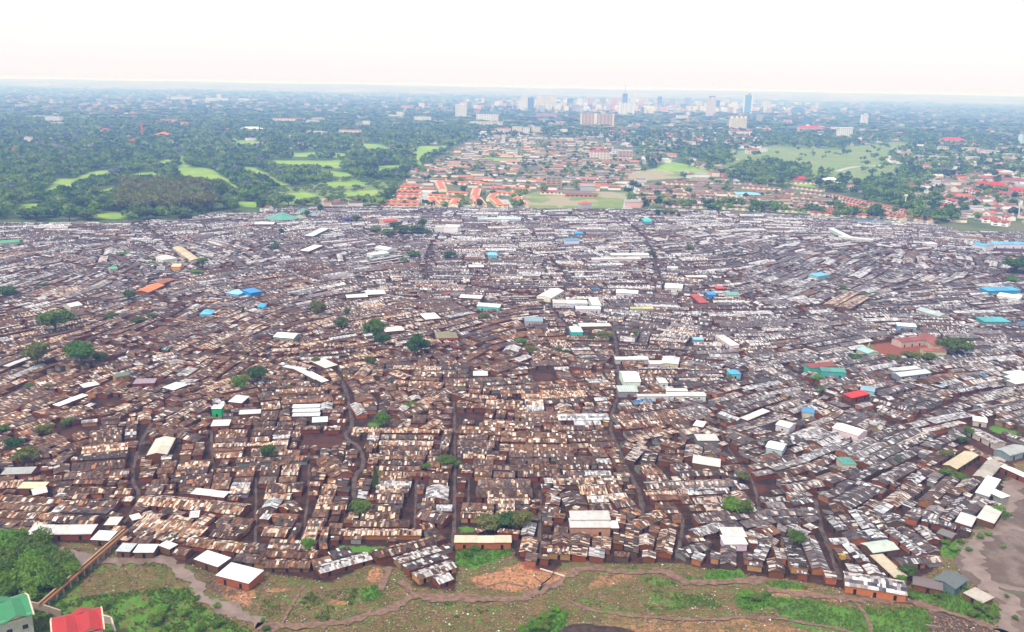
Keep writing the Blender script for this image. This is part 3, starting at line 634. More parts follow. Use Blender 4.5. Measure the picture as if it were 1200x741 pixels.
# pixel size in the photograph decides which are objects of their own
for q in HUTS:
    s = ppm(q['x'], q['y']); q['px'] = q['L']*q['W']*s*s*(H/math.hypot(q['y'], H))
    q['vis'] = -20 < q['u'] < 1220
order = sorted([q for q in HUTS if q['vis']], key=lambda q: -q['px']*(1 if 5 < q['u'] < 1195 else .3))
solo = set(id(q) for q in order[:300])
wall, roof, items = MB(), MB(), []
SEG = lambda q: max(1, int(q['L']/rnd.uniform(3.2, 6)))
for i, q in enumerate(HUTS):
    rh = q['W']/2*rnd.uniform(.22, .36) if q['rt'] == 'gable' else q['W']*rnd.uniform(.04, .12)
    if id(q) in solo:
        if q['kind'] == 'paint': q['kind'] = 'dark'; q['tone'] = (.09, .07, .06, .1)
        t = hut_thing('tin_roofed_shack', q['x'], q['y'], q['a'], q['L'], q['W'], q['h'], rh, q['tone'], q['cool'], q['wt'], q['rt'], SEG(q), int(q['L']*rnd.uniform(.8, 1.6)), max(1, min(4, int(q['L']/5))), TIN, 'shack', None, 'tin-roofed shacks packed in rows', 1000+i)
        px, py = math.cos(q['a']), math.sin(q['a']); A = U(q['x']-px*3, q['y']-py*3); B = U(q['x']+px*3, q['y']+py*3); sl = abs(math.degrees(math.atan2(B[1]-A[1], B[0]-A[0]))); sl = min(sl, 180-sl)
        ori = 'side-on' if sl < 14 else ('slanting' if sl < 55 else 'end-on'); lp = q['tone'][3]
        if q['kind'] in ('white', 'pale'): cl = 'white-sheeted' if q['kind'] == 'white' else 'pale-grey'
        elif lp < .15: cl = 'dark-brown'
        elif lp < .32: cl = 'dark sparsely-patched'
        elif lp < .55: cl = 'grey-patched' if q['cool'] > .5 else 'cream-patched'
        else: cl = 'mostly-silver' if q['cool'] > .5 else 'mostly-cream'
        ln = 'long' if q['L'] > 15 else ('medium' if q['L'] > 9 else 'short')
        items.append((t, f"{ln} {cl} {ori} shack", q['u'], q['v']))
    else:
        far = q['y'] > 560
        hut(wall, roof, None, q['x'], q['y'], q['a'], q['L'], q['W'], q['h'], rh, q['tone'], q['cool'], q['wt'], q['rt'], SEG(q) if not far else max(1, int(q['L']/6)), 0, 0, rnd, 0 if far and rnd.random() < .6 else int(q['L']*rnd.uniform(.3, .9)), 0, .12 if not far else .22)
unique_labels(items, REFS)
tag(build_multi('dense_shacks', [(wall, WALL), (roof, TIN)]), 'mass of tin-roofed shacks filling the middle of the valley', 'shacks', None, 'stuff')

# ------------------------------------------------------------------ value noise
LAT = nr.random((256, 256)).astype(np.float32)
def vnoise(x, y, s, o=0):
    X = np.asarray(x)/s+37.2+o*17.7; Y = np.asarray(y)/s+11.9+o*9.1
    i = np.floor(X).astype(int); j = np.floor(Y).astype(int); fx = X-i; fy = Y-j; fx = fx*fx*(3-2*fx); fy = fy*fy*(3-2*fy)
    g = lambda a, b: LAT[(j+b) % 256, (i+a) % 256]
    return (g(0, 0)*(1-fx)+g(1, 0)*fx)*(1-fy)+(g(0, 1)*(1-fx)+g(1, 1)*fx)*fy

# ------------------------------------------------------------------ areas (photo pixels)
GREEN = [([(-60, 640), (0, 633), (45, 640), (98, 668), (70, 700), (60, 715), (0, 720), (-60, 730)], .9), ([(98, 664), (150, 658), (212, 664), (228, 688), (240, 712), (300, 741), (330, 760), (-60, 760), (20, 720), (60, 712)], .62), ([(120, 664), (205, 664), (222, 690), (180, 690), (90, 700), (100, 672)], -.55),
         ([(533, 640), (602, 638), (600, 650), (550, 666), (533, 664)], .95), ([(585, 760), (612, 736), (640, 716), (668, 716), (664, 728), (655, 760)], 1.0), ([(424, 690), (432, 684), (452, 690), (444, 704), (424, 706)], .9), ([(392, 640), (455, 638), (455, 648), (395, 648)], .75),
         ([(795, 682), (800, 676), (822, 678), (832, 682), (812, 684)], .9), ([(826, 678), (828, 668), (866, 664), (872, 678), (850, 682)], 1.0), ([(725, 671), (745, 663), (758, 668), (740, 672)], .85), ([(690, 660), (690, 655), (712, 656), (708, 662)], .8), ([(752, 680), (770, 674), (795, 684), (770, 688)], .7),
         ([(860, 700), (868, 690), (900, 696), (905, 710), (880, 716), (862, 712)], 1.0), ([(740, 695), (800, 690), (840, 700), (850, 712), (760, 716)], .55), ([(895, 682), (920, 680), (948, 688), (944, 692), (910, 690)], .95), ([(895, 700), (950, 698), (1000, 712), (1085, 712), (1092, 728), (1085, 760), (990, 760), (930, 735)], .72),
         ([(1100, 632), (1136, 632), (1126, 648), (1118, 656), (1102, 650)], 1.0), ([(1062, 690), (1110, 682), (1150, 700), (1172, 712), (1170, 732), (1130, 722), (1090, 706)], .75), ([(1166, 590), (1180, 588), (1182, 600), (1168, 608)], 1.0), ([(1142, 622), (1168, 620), (1160, 632), (1144, 634)], .9),
         ([(1130, 645), (1146, 640), (1140, 650)], .8), ([(1060, 690), (1080, 684), (1090, 700), (1070, 705)], .8), ([(510, 700), (545, 705), (555, 720), (530, 725)], .5), ([(300, 700), (420, 690), (440, 712), (380, 728), (310, 722)], .38), ([(560, 712), (590, 722), (575, 740), (540, 736)], .4), ([(690, 700), (730, 712), (760, 730), (720, 735), (680, 712)], .45),
         ([(1110, 548), (1125, 545), (1130, 556), (1112, 562)], .8), ([(1150, 504), (1215, 520), (1215, 512), (1165, 498)], 1.0), ([(536, 618), (560, 616), (562, 624), (536, 626)], .7), ([(425, 494), (450, 492), (450, 500), (428, 504)], .8), ([(1004, 412), (1015, 402), (1030, 404), (1020, 416)], .6), ([(1040, 416), (1075, 414), (1090, 420), (1050, 424)], .6)]
SAND = [([(590, 662), (655, 668), (690, 664), (640, 690), (600, 697), (560, 690), (545, 676)], .62), ([(300, 690), (345, 686), (350, 690), (310, 694)], .8), ([(236, 672), (300, 690), (300, 712), (262, 700)], .7), ([(430, 668), (445, 664), (450, 684), (428, 684)], .8), ([(600, 660), (625, 656), (632, 664), (605, 666)], 1.0),
        ([(700, 672), (760, 672), (720, 690), (680, 690)], .5), ([(900, 686), (990, 695), (985, 706), (905, 700)], .6), ([(700, 716), (860, 722), (990, 735), (990, 760), (700, 760)], .45), ([(376, 698), (410, 706), (400, 714), (378, 708)], .7), ([(60, 690), (70, 700), (45, 712), (40, 705)], .7)]
MUDA = [([(1080, 712), (1100, 712), (1170, 735), (1160, 760), (1090, 760)], .9), ([(215, 656), (290, 685), (280, 700), (240, 700)], .5), ([(30, 636), (100, 640), (100, 652), (40, 650)], .6)]
FAIR = [[(44, 228), (73, 223), (121, 206), (136, 200), (121, 198), (97, 206), (60, 218)], [(114, 250), (143, 248), (143, 257), (112, 257)], [(109, 226), (143, 216), (145, 223), (120, 230)], [(281, 195), (300, 196), (322, 210), (346, 220), (327, 218), (300, 205)], [(312, 187), (366, 188), (405, 189), (402, 198), (366, 196), (322, 194)],
        [(373, 199), (412, 203), (412, 208), (380, 205)], [(419, 167), (445, 169), (463, 176), (434, 178)], [(210, 196), (244, 197), (266, 210), (284, 222), (261, 218), (230, 213), (205, 205)], [(390, 180), (408, 181), (405, 185), (392, 184)], [(484, 183), (490, 172), (522, 170), (526, 172), (510, 178), (494, 184), (493, 194), (486, 190)],
        [(276, 235), (312, 240), (300, 244), (280, 242)], [(240, 222), (262, 232), (258, 238), (236, 228)], [(268, 166), (300, 165), (312, 169), (280, 171)], [(205, 180), (216, 184), (226, 205), (214, 203)], [(700, 190), (700, 190), (700, 190)], [(762, 200), (785, 188), (838, 204), (826, 210), (800, 204)], [(568, 185), (606, 186), (606, 189), (570, 189)], [(925, 216), (948, 215), (962, 220), (940, 221)],
        [(60, 212), (75, 208), (82, 211), (66, 216)], [(150, 205), (185, 200), (190, 204), (158, 210)], [(340, 180), (372, 178), (380, 182), (345, 184)], [(330, 228), (360, 224), (372, 230), (340, 235)], [(380, 214), (420, 212), (430, 217), (388, 220)], [(20, 240), (50, 238), (52, 243), (24, 246)], [(400, 226), (440, 222), (445, 228), (405, 232)], [(440, 196), (470, 193), (472, 198), (445, 202)], [(180, 190), (200, 186), (204, 192), (186, 196)]]
MEADOW = [[(840, 205), (852, 180), (905, 170), (945, 165), (1000, 172), (1052, 166), (1075, 170), (1035, 186), (1068, 202), (1030, 216), (950, 212), (900, 196)], [(614, 244), (608, 230), (636, 223), (735, 225), (740, 245)], [(735, 212), (737, 202), (772, 197), (806, 208), (745, 213)], [(1100, 205), (1135, 200), (1150, 212), (1110, 214)], [(1030, 232), (1060, 212), (1090, 215), (1100, 240), (1085, 244)], [(300, 240), (320, 222), (400, 210), (470, 212), (450, 240)]]
FOREST = [(-200, 262), (0, 262), (100, 261), (215, 257), (245, 249), (300, 248), (340, 242), (448, 241), (470, 212), (500, 190), (546, 166), (560, 150), (560, 140), (-200, 140)]
E1 = [(452, 243), (470, 214), (500, 192), (548, 166), (620, 160), (700, 163), (745, 176), (762, 204), (735, 224), (636, 222), (608, 230), (612, 243)]
E2 = [(742, 244), (742, 222), (770, 211), (850, 210), (870, 218), (960, 223), (1050, 243), (1060, 252), (950, 248), (800, 241)]
E3 = [(1095, 262), (1100, 240), (1085, 216), (1110, 208), (1290, 200), (1290, 272), (1130, 270)]
TRACK = [([(-40, 640), (30, 637), (62, 646), (95, 654), (120, 659), (185, 655), (208, 663), (228, 684), (240, 700), (262, 712), (290, 722), (310, 730)], 5.0),
         ([(300, 733), (345, 734), (387, 732), (420, 724), (455, 715), (487, 700), (515, 700), (560, 702), (600, 701), (640, 690), (660, 678), (680, 669), (700, 667), (740, 671), (775, 669), (790, 676), (808, 683), (850, 682), (900, 679)], 3.6),
         ([(900, 692), (950, 697), (1000, 702), (1065, 706), (1090, 712), (1130, 724), (1165, 736), (1190, 748)], 3.0), ([(1000, 704), (1015, 722), (1022, 745)], 1.2), ([(300, 672), (312, 690)], .8), ([(358, 686), (345, 704), (331, 731)], 1.2), ([(456, 664), (450, 680), (446, 692)], 2.0), ([(680, 640), (684, 652), (689, 667)], 3.0), ([(470, 680), (478, 692), (490, 700)], 2.0), ([(660, 700), (700, 716), (800, 726), (900, 724), (1000, 741)], 1.4), ([(560, 690), (590, 683), (620, 688)], 1.0)]
RIVER = [(1168, 590), (1180, 600), (1176, 612), (1160, 622), (1140, 632), (1128, 644), (1119, 656), (1126, 672), (1138, 683), (1150, 691), (1168, 705), (1175, 720), (1170, 735), (1166, 760), (1320, 760), (1320, 545), (1192, 556), (1182, 572)]

def blur(a, n=1):
    for _ in range(n):
        a = (np.roll(a, 1, 0)+np.roll(a, -1, 0)+a*2)/4; a = (np.roll(a, 1, 1)+np.roll(a, -1, 1)+a*2)/4
    return a
def grid_lines(segs):
    out = []
    for a, b, n in segs: out += list(np.linspace(a, b, n, endpoint=False))
    return np.array(out+[segs[-1][1]])
gy = grid_lines([(-300, 200, 10), (200, 420, 220), (420, 760, 110), (760, 1180, 80), (1180, 3600, 230), (3600, 9000, 60), (9000, 30000, 22)])
gx = grid_lines([(-28000, -6000, 12), (-6000, -2400, 24), (-2400, -1000, 70), (-1000, -240, 70), (-240, 260, 420), (260, 1000, 70), (1000, 2400, 70), (2400, 6000, 24), (6000, 28000, 12)])
XX, YY = np.meshgrid(gx, gy)
front = YY > 150
UU, VV = U(XX, np.where(front, YY, 150.0))
warp = lambda a, s, k: a+k*(vnoise(XX, YY, s, 3)-.5)
Uw, Vw = UU+10*(vnoise(XX, YY, 12, 1)-.5)*(YY < 500)+4*(vnoise(XX, YY, 60, 4)-.5), VV+5*(vnoise(XX, YY, 12, 2)-.5)*(YY < 500)+1.6*(vnoise(XX, YY, 60, 5)-.5)
A = np.zeros(XX.shape+(4,), np.float32); Bm = np.zeros(XX.shape+(4,), np.float32)
for poly, k in GREEN: A[..., 0] = np.clip(A[..., 0]+k*in_poly(Uw, Vw, poly), 0, 1)
for poly, k in SAND: A[..., 1] = np.maximum(A[..., 1], k*in_poly(Uw, Vw, poly))
for poly, k in MUDA: A[..., 2] = np.maximum(A[..., 2], k*in_poly(Uw, Vw, poly))
for poly in FAIR: A[..., 3] = np.maximum(A[..., 3], in_poly(UU+5*(vnoise(XX, YY, 70, 8)-.5), VV+2.2*(vnoise(XX, YY, 60, 9)-.5), poly))
A[..., 3] = blur(A[..., 3], 1)
for poly in MEADOW: Bm[..., 0] = np.maximum(Bm[..., 0], in_poly(UU, VV, poly))
for ci, poly in enumerate(CLEAR):
    if ci not in (7, 13): A[..., 1] = np.maximum(A[..., 1], (.9 if ci == 4 else .38)*in_poly(Uw, Vw, poly))
for poly in (E1, E2, E3): A[..., 2] = np.maximum(A[..., 2], .9*in_poly(UU, VV, poly)*(vnoise(XX, YY, 45, 6) > .3))
A[..., 1] = np.maximum(A[..., 1], in_poly(UU, VV, MEADOW[2])*.9*(vnoise(XX, YY, 50, 2) > .35)); A[..., 1] = np.maximum(A[..., 1], in_poly(UU, VV, MEADOW[1])*.9*(vnoise(XX, YY, 28, 2) > .55))
for q_ in MEADOW[1:3]: A[..., 2] *= ~in_poly(UU, VV, q_)
slum_m = in_poly(Uw, Vw, SLUM); Bm[..., 1] = slum_m
Bm[..., 2] = np.clip((YY-420)/500, 0, 1)
A[..., :3] = blur(A[..., :3], 3)
nx_, ny_ = len(gx), len(gy)
idx = np.arange(nx_*ny_).reshape(ny_, nx_)
Fq = np.stack([idx[:-1, :-1], idx[:-1, 1:], idx[1:, 1:], idx[1:, :-1]], -1).reshape(-1, 4)
bump_ = np.where(slum_m | (YY > 440), 0, (vnoise(XX, YY, 6, 7)*.35+vnoise(XX, YY, 2.4, 8)*.25)*-1)
Vt = np.stack([XX, YY, bump_], -1).reshape(-1, 3)
gm, nt, p = mat('ground_soil_and_grass'); h = N(nt); P = h.pos()
mA = h.attr('maskA'); sA = h.n('ShaderNodeSeparateColor'); nt.links.new(mA.outputs['Color'], sA.inputs[0]); mB = h.attr('maskB'); sB = h.n('ShaderNodeSeparateColor'); nt.links.new(mB.outputs['Color'], sB.inputs[0])
n1 = h.noise(.9, P, 5, .7); n2 = h.noise(.16, P, 4); n3 = h.noise(2.6, P, 3); n4 = h.noise(.02, P, 5); n5 = h.noise(.28, P, 6, .75)
near = h.mix(h.ramp(n2, .38, .62), (.165, .11, .05), (.105, .105, .032))
near = h.mix(h.ramp(n5, .5, .62), near, (.085, .15, .03))
near = h.mix(h.math('MULTIPLY', h.ramp(n1, .54, .68), .6), near, (.33, .22, .13))
near = h.mix(h.math('MULTIPLY', h.ramp(n3, .56, .7), .8), near, (.045, .04, .02))
sand = h.mix(h.ramp(n1, .4, .65), (.46, .23, .12), (.29, .14, .07))
near = h.mix(h.ramp(h.math('ADD', sA.outputs[1], h.math('MULTIPLY', h.math('SUBTRACT', n5, .5), .9)), .35, .6), near, sand)
mudc = h.mix(h.ramp(n1, .4, .6), (.12, .085, .065), (.07, .045, .035))
near = h.mix(h.ramp(h.math('ADD', sA.outputs[2], h.math('MULTIPLY', h.math('SUBTRACT', n5, .5), .8)), .35, .6), near, mudc)
grs = h.mix(h.ramp(n1, .35, .65), (.055, .16, .02), (.11, .22, .035)); grs = h.mix(h.math('MULTIPLY', h.ramp(n5, .55, .7), .5), grs, (.22, .18, .07))
near = h.mix(h.ramp(h.math('ADD', sA.outputs[0], h.math('MULTIPLY', h.math('SUBTRACT', n5, .5), 2.6)), .42, .62), near, grs)
soil = h.mix(h.ramp(n2, .35, .65), (.065, .027, .018), (.022, .015, .013)); soil = h.mix(h.math('MULTIPLY', h.ramp(n1, .5, .65), .25), soil, (.15, .09, .065))
soil = h.mix(h.math('MULTIPLY', sB.outputs[2], .8), soil, (.045, .038, .042))
soil = h.mix(h.ramp(sA.outputs[1], .3, .6), soil, h.mix(h.ramp(n1, .35, .65), (.27, .085, .05), (.17, .06, .04)))
soil = h.mix(h.ramp(h.math('ADD', sA.outputs[0], h.math('MULTIPLY', h.math('SUBTRACT', n5, .5), 1.2)), .4, .6), soil, grs)
near = h.mix(sB.outputs[1], near, soil)
far = h.mix(h.ramp(n4, .35, .65), (.045, .095, .025), (.08, .12, .035)); far = h.mix(h.math('MULTIPLY', h.ramp(h.noise(.008, P, 6, .7), .55, .68), .5), far, (.22, .2, .16))
mead = h.mix(h.ramp(n4, .4, .62), (.14, .22, .06), (.20, .25, .09)); mead = h.mix(h.math('MULTIPLY', h.ramp(h.noise(.05, P, 4), .56, .66), .5), mead, (.26, .2, .13))
far = h.mix(sB.outputs[0], far, mead)
far = h.mix(h.math('MULTIPLY', sA.outputs[2], .85), h.mix(h.ramp(sA.outputs[1], .3, .6), far, (.30, .27, .17)), (.16, .15, .09))
far = h.mix(h.ramp(mA.outputs['Alpha'], .3, .7), far, h.mix(h.ramp(n4, .4, .6), (.17, .30, .04), (.25, .36, .06)))
sp = h.n('ShaderNodeSeparateXYZ'); nt.links.new(P, sp.inputs[0])
isfar = h.math('MULTIPLY', h.ramp(sp.outputs[1], 620, 680), h.math('SUBTRACT', 1.0, sB.outputs[1]))
nt.links.new(h.mix(isfar, near, far), p.inputs['Base Color']); p.inputs['Roughness'].default_value = .95; p.inputs['Specular IOR Level'].default_value = .15
bp = h.n('ShaderNodeBump'); bp.inputs['Strength'].default_value = .8; bp.inputs['Distance'].default_value = .5; nt.links.new(n1, bp.inputs['Height']); nt.links.new(bp.outputs[0], p.inputs['Normal'])
gme = mesh_from('ground', Vt, Fq, m=gm)
for nm, arr in (('maskA', A), ('maskB', Bm)):
    at = gme.attributes.new(nm, 'FLOAT_COLOR', 'POINT'); at.data.foreach_set('color', np.ascontiguousarray(arr, dtype=np.float32).ravel())
tag(link('ground', gme), None, None, None, 'structure')
del XX, YY, UU, VV, Uw, Vw, A, Bm, Vt

# ------------------------------------------------------------------ tracks, lanes, riverbed
def ribbon(name, lines, z, m, wob=.5, k=22):
    b = MB()
    for li, (pts, w) in enumerate(lines):
        L = PL(smooth(pts, k)); n = len(L); T = np.gradient(L, axis=0); T /= np.hypot(T[:, 0], T[:, 1])[:, None]+1e-9
        wl = w/2*(1+wob*(vnoise(L[:, 0], L[:, 1], 7, li)+.9*vnoise(L[:, 0], L[:, 1], 1.9, li+3)-.95)); wr = w/2*(1+wob*(vnoise(L[:, 0], L[:, 1], 6, li+9)+.9*vnoise(L[:, 0], L[:, 1], 1.7, li+5)-.95))
        A_ = np.stack([L[:, 0]-T[:, 1]*wl, L[:, 1]+T[:, 0]*wl], -1); B_ = np.stack([L[:, 0]+T[:, 1]*wr, L[:, 1]-T[:, 0]*wr], -1)
        zz = z+li*.004
        for i in range(n-1): b.face([(*B_[i], zz), (*B_[i+1], zz), (*A_[i+1], zz), (*A_[i], zz)])
    return tag(b.build(name, m), None, None, None, 'structure')
trk = plain('track_mud', (.22, .14, .10), .6, (.12, .075, .055), .55)
ribbon('dirt_track', TRACK[1:], .02, trk, 1.3)
ribbon('stream', TRACK[:1]+[([(1196, 556), (1178, 590), (1172, 612), (1150, 628), (1136, 648), (1142, 668), (1158, 684), (1180, 704), (1184, 722), (1178, 750)], 7), ([(1172, 612), (1200, 622), (1240, 618)], 4), ([(1158, 684), (1190, 690), (1230, 700)], 3)], .02, plain('stream_mud', (.22, .16, .13), .35, (.15, .105, .08), .2, .5), 1.2)
ribbon('lane', [(s[0], s[1]*.42) for k_, s in enumerate(STREETS) if k_ != 6], .02, plain('lane_dust', (.12, .09, .075), .9, (.06, .045, .04), .2), .8)
ribbon('railway_strip', [STREETS[6]], .03, plain('red_earth', (.20, .07, .05), .9, (.13, .05, .04), .1), .3)
ribbon('road', [([(596, 200), (603, 193), (610, 186)], 16), ([(566, 215), (570, 210), (576, 206)], 16), ([(494, 238), (503, 222)], 16), ([(735, 246), (738, 233), (745, 222), (700, 200)], 14), ([(1110, 208), (1125, 194), (1133, 186)], 16), ([(860, 186), (905, 200), (940, 206)], 6), ([(980, 201), (1000, 196), (1040, 192), (1075, 175)], 12), ([(548, 241), (556, 246)], 14), ([(590, 234), (596, 244)], 14), ([(735, 205), (770, 200), (826, 211)], 5)], .05, plain('asphalt_pale', (.42, .43, .44), .8, (.30, .31, .32), .05), .1)
rb = MB(); from mathutils.geometry import tessellate_polygon
rp = [Vector((*G(u, v), .012)) for u, v in smooth(RIVER, 4)]
for t_ in tessellate_polygon([rp]):
    q = [tuple(rp[i]) for i in t_]
    if (q[1][0]-q[0][0])*(q[2][1]-q[0][1])-(q[1][1]-q[0][1])*(q[2][0]-q[0][0]) < 0: q = q[::-1]
    rb.face(q)
rm, nt, p = mat('riverbed_mud'); h = N(nt); P = h.pos()
a1 = h.noise(.06, h.scalev(P, (1, .5, 1)), 6, .65); a2 = h.noise(.5, P, 5, .7)
c = h.mix(h.ramp(a1, .42, .55), (.17, .125, .10), (.095, .058, .038)); c = h.mix(h.math('MULTIPLY', h.ramp(a2, .5, .64), .8), c, (.10, .07, .05)); c = h.mix(h.math('MULTIPLY', h.ramp(a2, .30, .42), -.5), c, (.2, .16, .14))
c = h.mix(h.ramp(h.noise(.11, P, 5), .60, .68), c, (.085, .10, .03))
nt.links.new(c, p.inputs['Base Color']); p.inputs['Roughness'].default_value = .5
bp = h.n('ShaderNodeBump'); bp.inputs['Distance'].default_value = .6; nt.links.new(a2, bp.inputs['Height']); nt.links.new(bp.outputs[0], p.inputs['Normal'])
tag(rb.build('riverbed', rm), None, None, None, 'structure')
# dark mound at the near edge
mv, mf = [], []; cx, cy = G(705, 752)
for i in range(14):
    for j in range(48):
        r_ = (i/13); a_ = j/48*2*math.pi; k = 1+.10*math.sin(3*a_+1)+.05*math.sin(7*a_)
        mv.append((cx+15.5*r_*k*math.cos(a_), cy+9.5*r_*k*math.sin(a_), 2.2*(1-r_**3)+.25*rnd.uniform(-1, 1)*(i < 12)-.1))
for i in range(13):
    for j in range(48): a_, b_ = i*48+j, i*48+(j+1) % 48; mf.append((a_, a_+48, b_+48, b_))
tag(link('earth_mound', mesh_from('earth_mound', np.array(mv), mf, m=plain('burnt_earth', (.075, .05, .04), .9, (.035, .025, .022), .5))), None, None, None, 'structure')

# ------------------------------------------------------------------ weeds and litter on the open ground
def scatter_tris(name, pts, size, tones, lay, label, cat, m):
    n = len(pts); a_ = nr.random(n)*6.28; s = size*(.5+nr.random(n)); V = []; T = []
    for k in range(lay):
        a2 = a_+k*2.1; up_ = (.5+.8*nr.random(n)) if m is WOOD else .12+.25*nr.random(n)
        p0 = np.stack([pts[:, 0]+s*np.cos(a2)*.6, pts[:, 1]+s*np.sin(a2)*.6, np.full(n, -.05)], -1); p1 = np.stack([pts[:, 0]-s*np.cos(a2)*.6, pts[:, 1]-s*np.sin(a2)*.6, np.full(n, -.05)], -1)
        p2 = np.stack([pts[:, 0]+s*.5*np.sin(a2*1.7), pts[:, 1]+s*.5*np.cos(a2*1.3), s*up_], -1)
        V += [p0, p1, p2]; T.append(tones*(1+.3*(nr.random((n, 1))-.5)))
    V = np.stack([np.stack(V[3*k:3*k+3], 1) for k in range(lay)], 1).reshape(-1, 3); T = np.stack(T, 1).reshape(-1, 3); T = np.concatenate([T, np.ones((len(T), 1))], 1)
    return tag(link(name, mesh_from(name, V, np.arange(len(V)).reshape(-1, 3), T, m=m)), label, cat, None, 'stuff')
n_ = 90000; pu, pv = nr.random(n_)*1300-50, 628+nr.random(n_)*120
x_, y_ = [], []
for k_ in range(n_):
    q = G(pu[k_], pv[k_]); x_.append(q[0]); y_.append(q[1])
x_, y_ = np.array(x_), np.array(y_)
ok = ~in_poly(pu, pv, SLUM) & ~in_poly(pu, pv, RIVER)
for pts, w in TRACK: ok &= seg_dist(x_, y_, PL(smooth(pts, 4))) > w*.55
gmask = np.zeros(n_)
for poly, k in GREEN: gmask = np.clip(gmask+k*in_poly(pu, pv, poly), 0, 1)
for poly, k in SAND: gmask -= .5*in_poly(pu, pv, poly)
pn = vnoise(x_, y_, 3.5, 4)*.6+vnoise(x_, y_, 11, 6)*.4
wk = ok & (gmask*.95+.20 > pn+.25*vnoise(x_, y_, 1.4, 9)-.05+.25*nr.random(n_)) & (nr.random(n_) < .6)
g_ = np.clip(gmask, 0, 1)[wk][:, None]*nr.random((wk.sum(), 1))**.3
scatter_tris('weeds', np.stack([x_[wk], y_[wk]], -1), .5, (1-g_)*np.array([.15, .14, .045])+g_*np.array([.14, .34, .04]), 3, 'low green weeds and grass tufts over the open ground', 'weeds', WOOD)
lk = ok & ~wk & (nr.random(n_) < .33) & (gmask < .6); lk |= ok & (nr.random(n_) < .02)
tl = np.where(nr.random((lk.sum(), 1)) < .05, np.array([[.6, .58, .56]]), np.array([[.30, .20, .13]]))*(.5+.8*nr.random((lk.sum(), 1)))
scatter_tris('litter', np.stack([x_[lk], y_[lk]], -1), .5, tl, 3, 'pale rubbish and clods strewn across the open ground', 'litter', TOWN)

# ------------------------------------------------------------------ trees
ICO = None
def ico():
    global ICO
    if ICO is None:
        t = (1+5**.5)/2; v = np.array([(-1, t, 0), (1, t, 0), (-1, -t, 0), (1, -t, 0), (0, -1, t), (0, 1, t), (0, -1, -t), (0, 1, -t), (t, 0, -1), (t, 0, 1), (-t, 0, -1), (-t, 0, 1)], float); v /= np.linalg.norm(v[0])
        f = np.array([(0, 11, 5), (0, 5, 1), (0, 1, 7), (0, 7, 10), (0, 10, 11), (1, 5, 9), (5, 11, 4), (11, 10, 2), (10, 7, 6), (7, 1, 8), (3, 9, 4), (3, 4, 2), (3, 2, 6), (3, 6, 8), (3, 8, 9), (4, 9, 5), (2, 4, 11), (6, 2, 10), (8, 6, 7), (9, 8, 1)])
        ICO = (v, f)
    return ICO
def crown(kind, lobes, leaves, seed, leaf=.07):
    """triangle cloud in a unit box: lobes of small leaf clumps round loose inner lumps"""
    g = np.random.default_rng(seed); V, Fc, T = [], [], []; off = 0
    iv, if_ = ico()
    for l in range(lobes):
        if kind == 'cone': z = .12+.85*(l/lobes); c = np.array([g.normal()*.04, g.normal()*.04, z]); rr = np.array([.46, .46, .13])*(1.05-z)*1.0+.03
        elif kind == 'bush': a_ = g.random()*6.28; d = g.random()**.5*.3; c = np.array([d*math.cos(a_), d*math.sin(a_), .3+.25*g.random()]); rr = np.array([.22, .22, .26])*(.8+.5*g.random())
        else:
            a_ = g.random()*6.28; d = g.random()**.5*.34; top = .80-.5*d
            c = np.array([d*math.cos(a_), d*math.sin(a_), (.45+g.random()*.2 if g.random() < .4 else top)]); rr = np.array([.2, .2, .15])*(.7+.6*g.random())
        v = iv*rr*.72*(1+.35*(g.random((12, 1))-.5))+c; V.append(v); Fc.append(if_+off); off += 12; T.append(np.full(20, .30+.15*g.random()))  # added light-blocking core inside the lobe, coloured darker than its leaves
        n = leaves//lobes; d = g.normal(size=(n, 3)); d /= np.linalg.norm(d, axis=1)[:, None]; d[:, 2] = np.where(d[:, 2] < -.3, -d[:, 2], d[:, 2])
        c0 = c+d*rr*(.72+.5*g.random((n, 1))); e1 = g.normal(size=(n, 3)); e1 /= np.linalg.norm(e1, axis=1)[:, None]; e2 = np.cross(e1, d+.5*g.normal(size=(n, 3))); e2 /= np.linalg.norm(e2, axis=1)[:, None]+1e-6
        s = leaf*(.6+.9*g.random((n, 1)))
        tri = np.stack([c0-e1*s*.7, c0+e1*s*.7, c0+e2*s*1.2], 1).reshape(-1, 3); V.append(tri); Fc.append(np.arange(3*n).reshape(-1, 3)+off); off += 3*n
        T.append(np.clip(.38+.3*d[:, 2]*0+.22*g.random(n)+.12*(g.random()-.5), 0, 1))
    V = np.concatenate(V); V[:, :2] = np.clip(V[:, :2], -.62, .62); T = np.concatenate(T)
    return V, np.concatenate(Fc), T
def trunk_mesh(h_=.5, r_=.03, seed=0):
    b = MB(); g = random.Random(seed)
    def limb(p, q, r1, r2, n=6):
        p, q = Vector(p), Vector(q); d = (q-p).normalized(); x = d.orthogonal().normalized(); y = d.cross(x)
        for i in range(n):
            a1, a2 = i/n*2*math.pi, (i+1)/n*2*math.pi
            f = lambda c, r, a_: tuple(c+x*r*math.cos(a_)+y*r*math.sin(a_))
            b.face([f(p, r1, a1), f(p, r1, a2), f(q, r2, a2), f(q, r2, a1)])
    limb((0, 0, 0), (0, 0, h_*.7), r_, r_*.7)
    for i in range(5):
        a_ = i*1.26+g.random(); limb((0, 0, h_*.6), (.22*math.cos(a_), .22*math.sin(a_), h_*1.25), r_*.55, r_*.2, 4)
    return mesh_from('trunk', np.array(b.v), b.f, m=BARK)
PR = {}
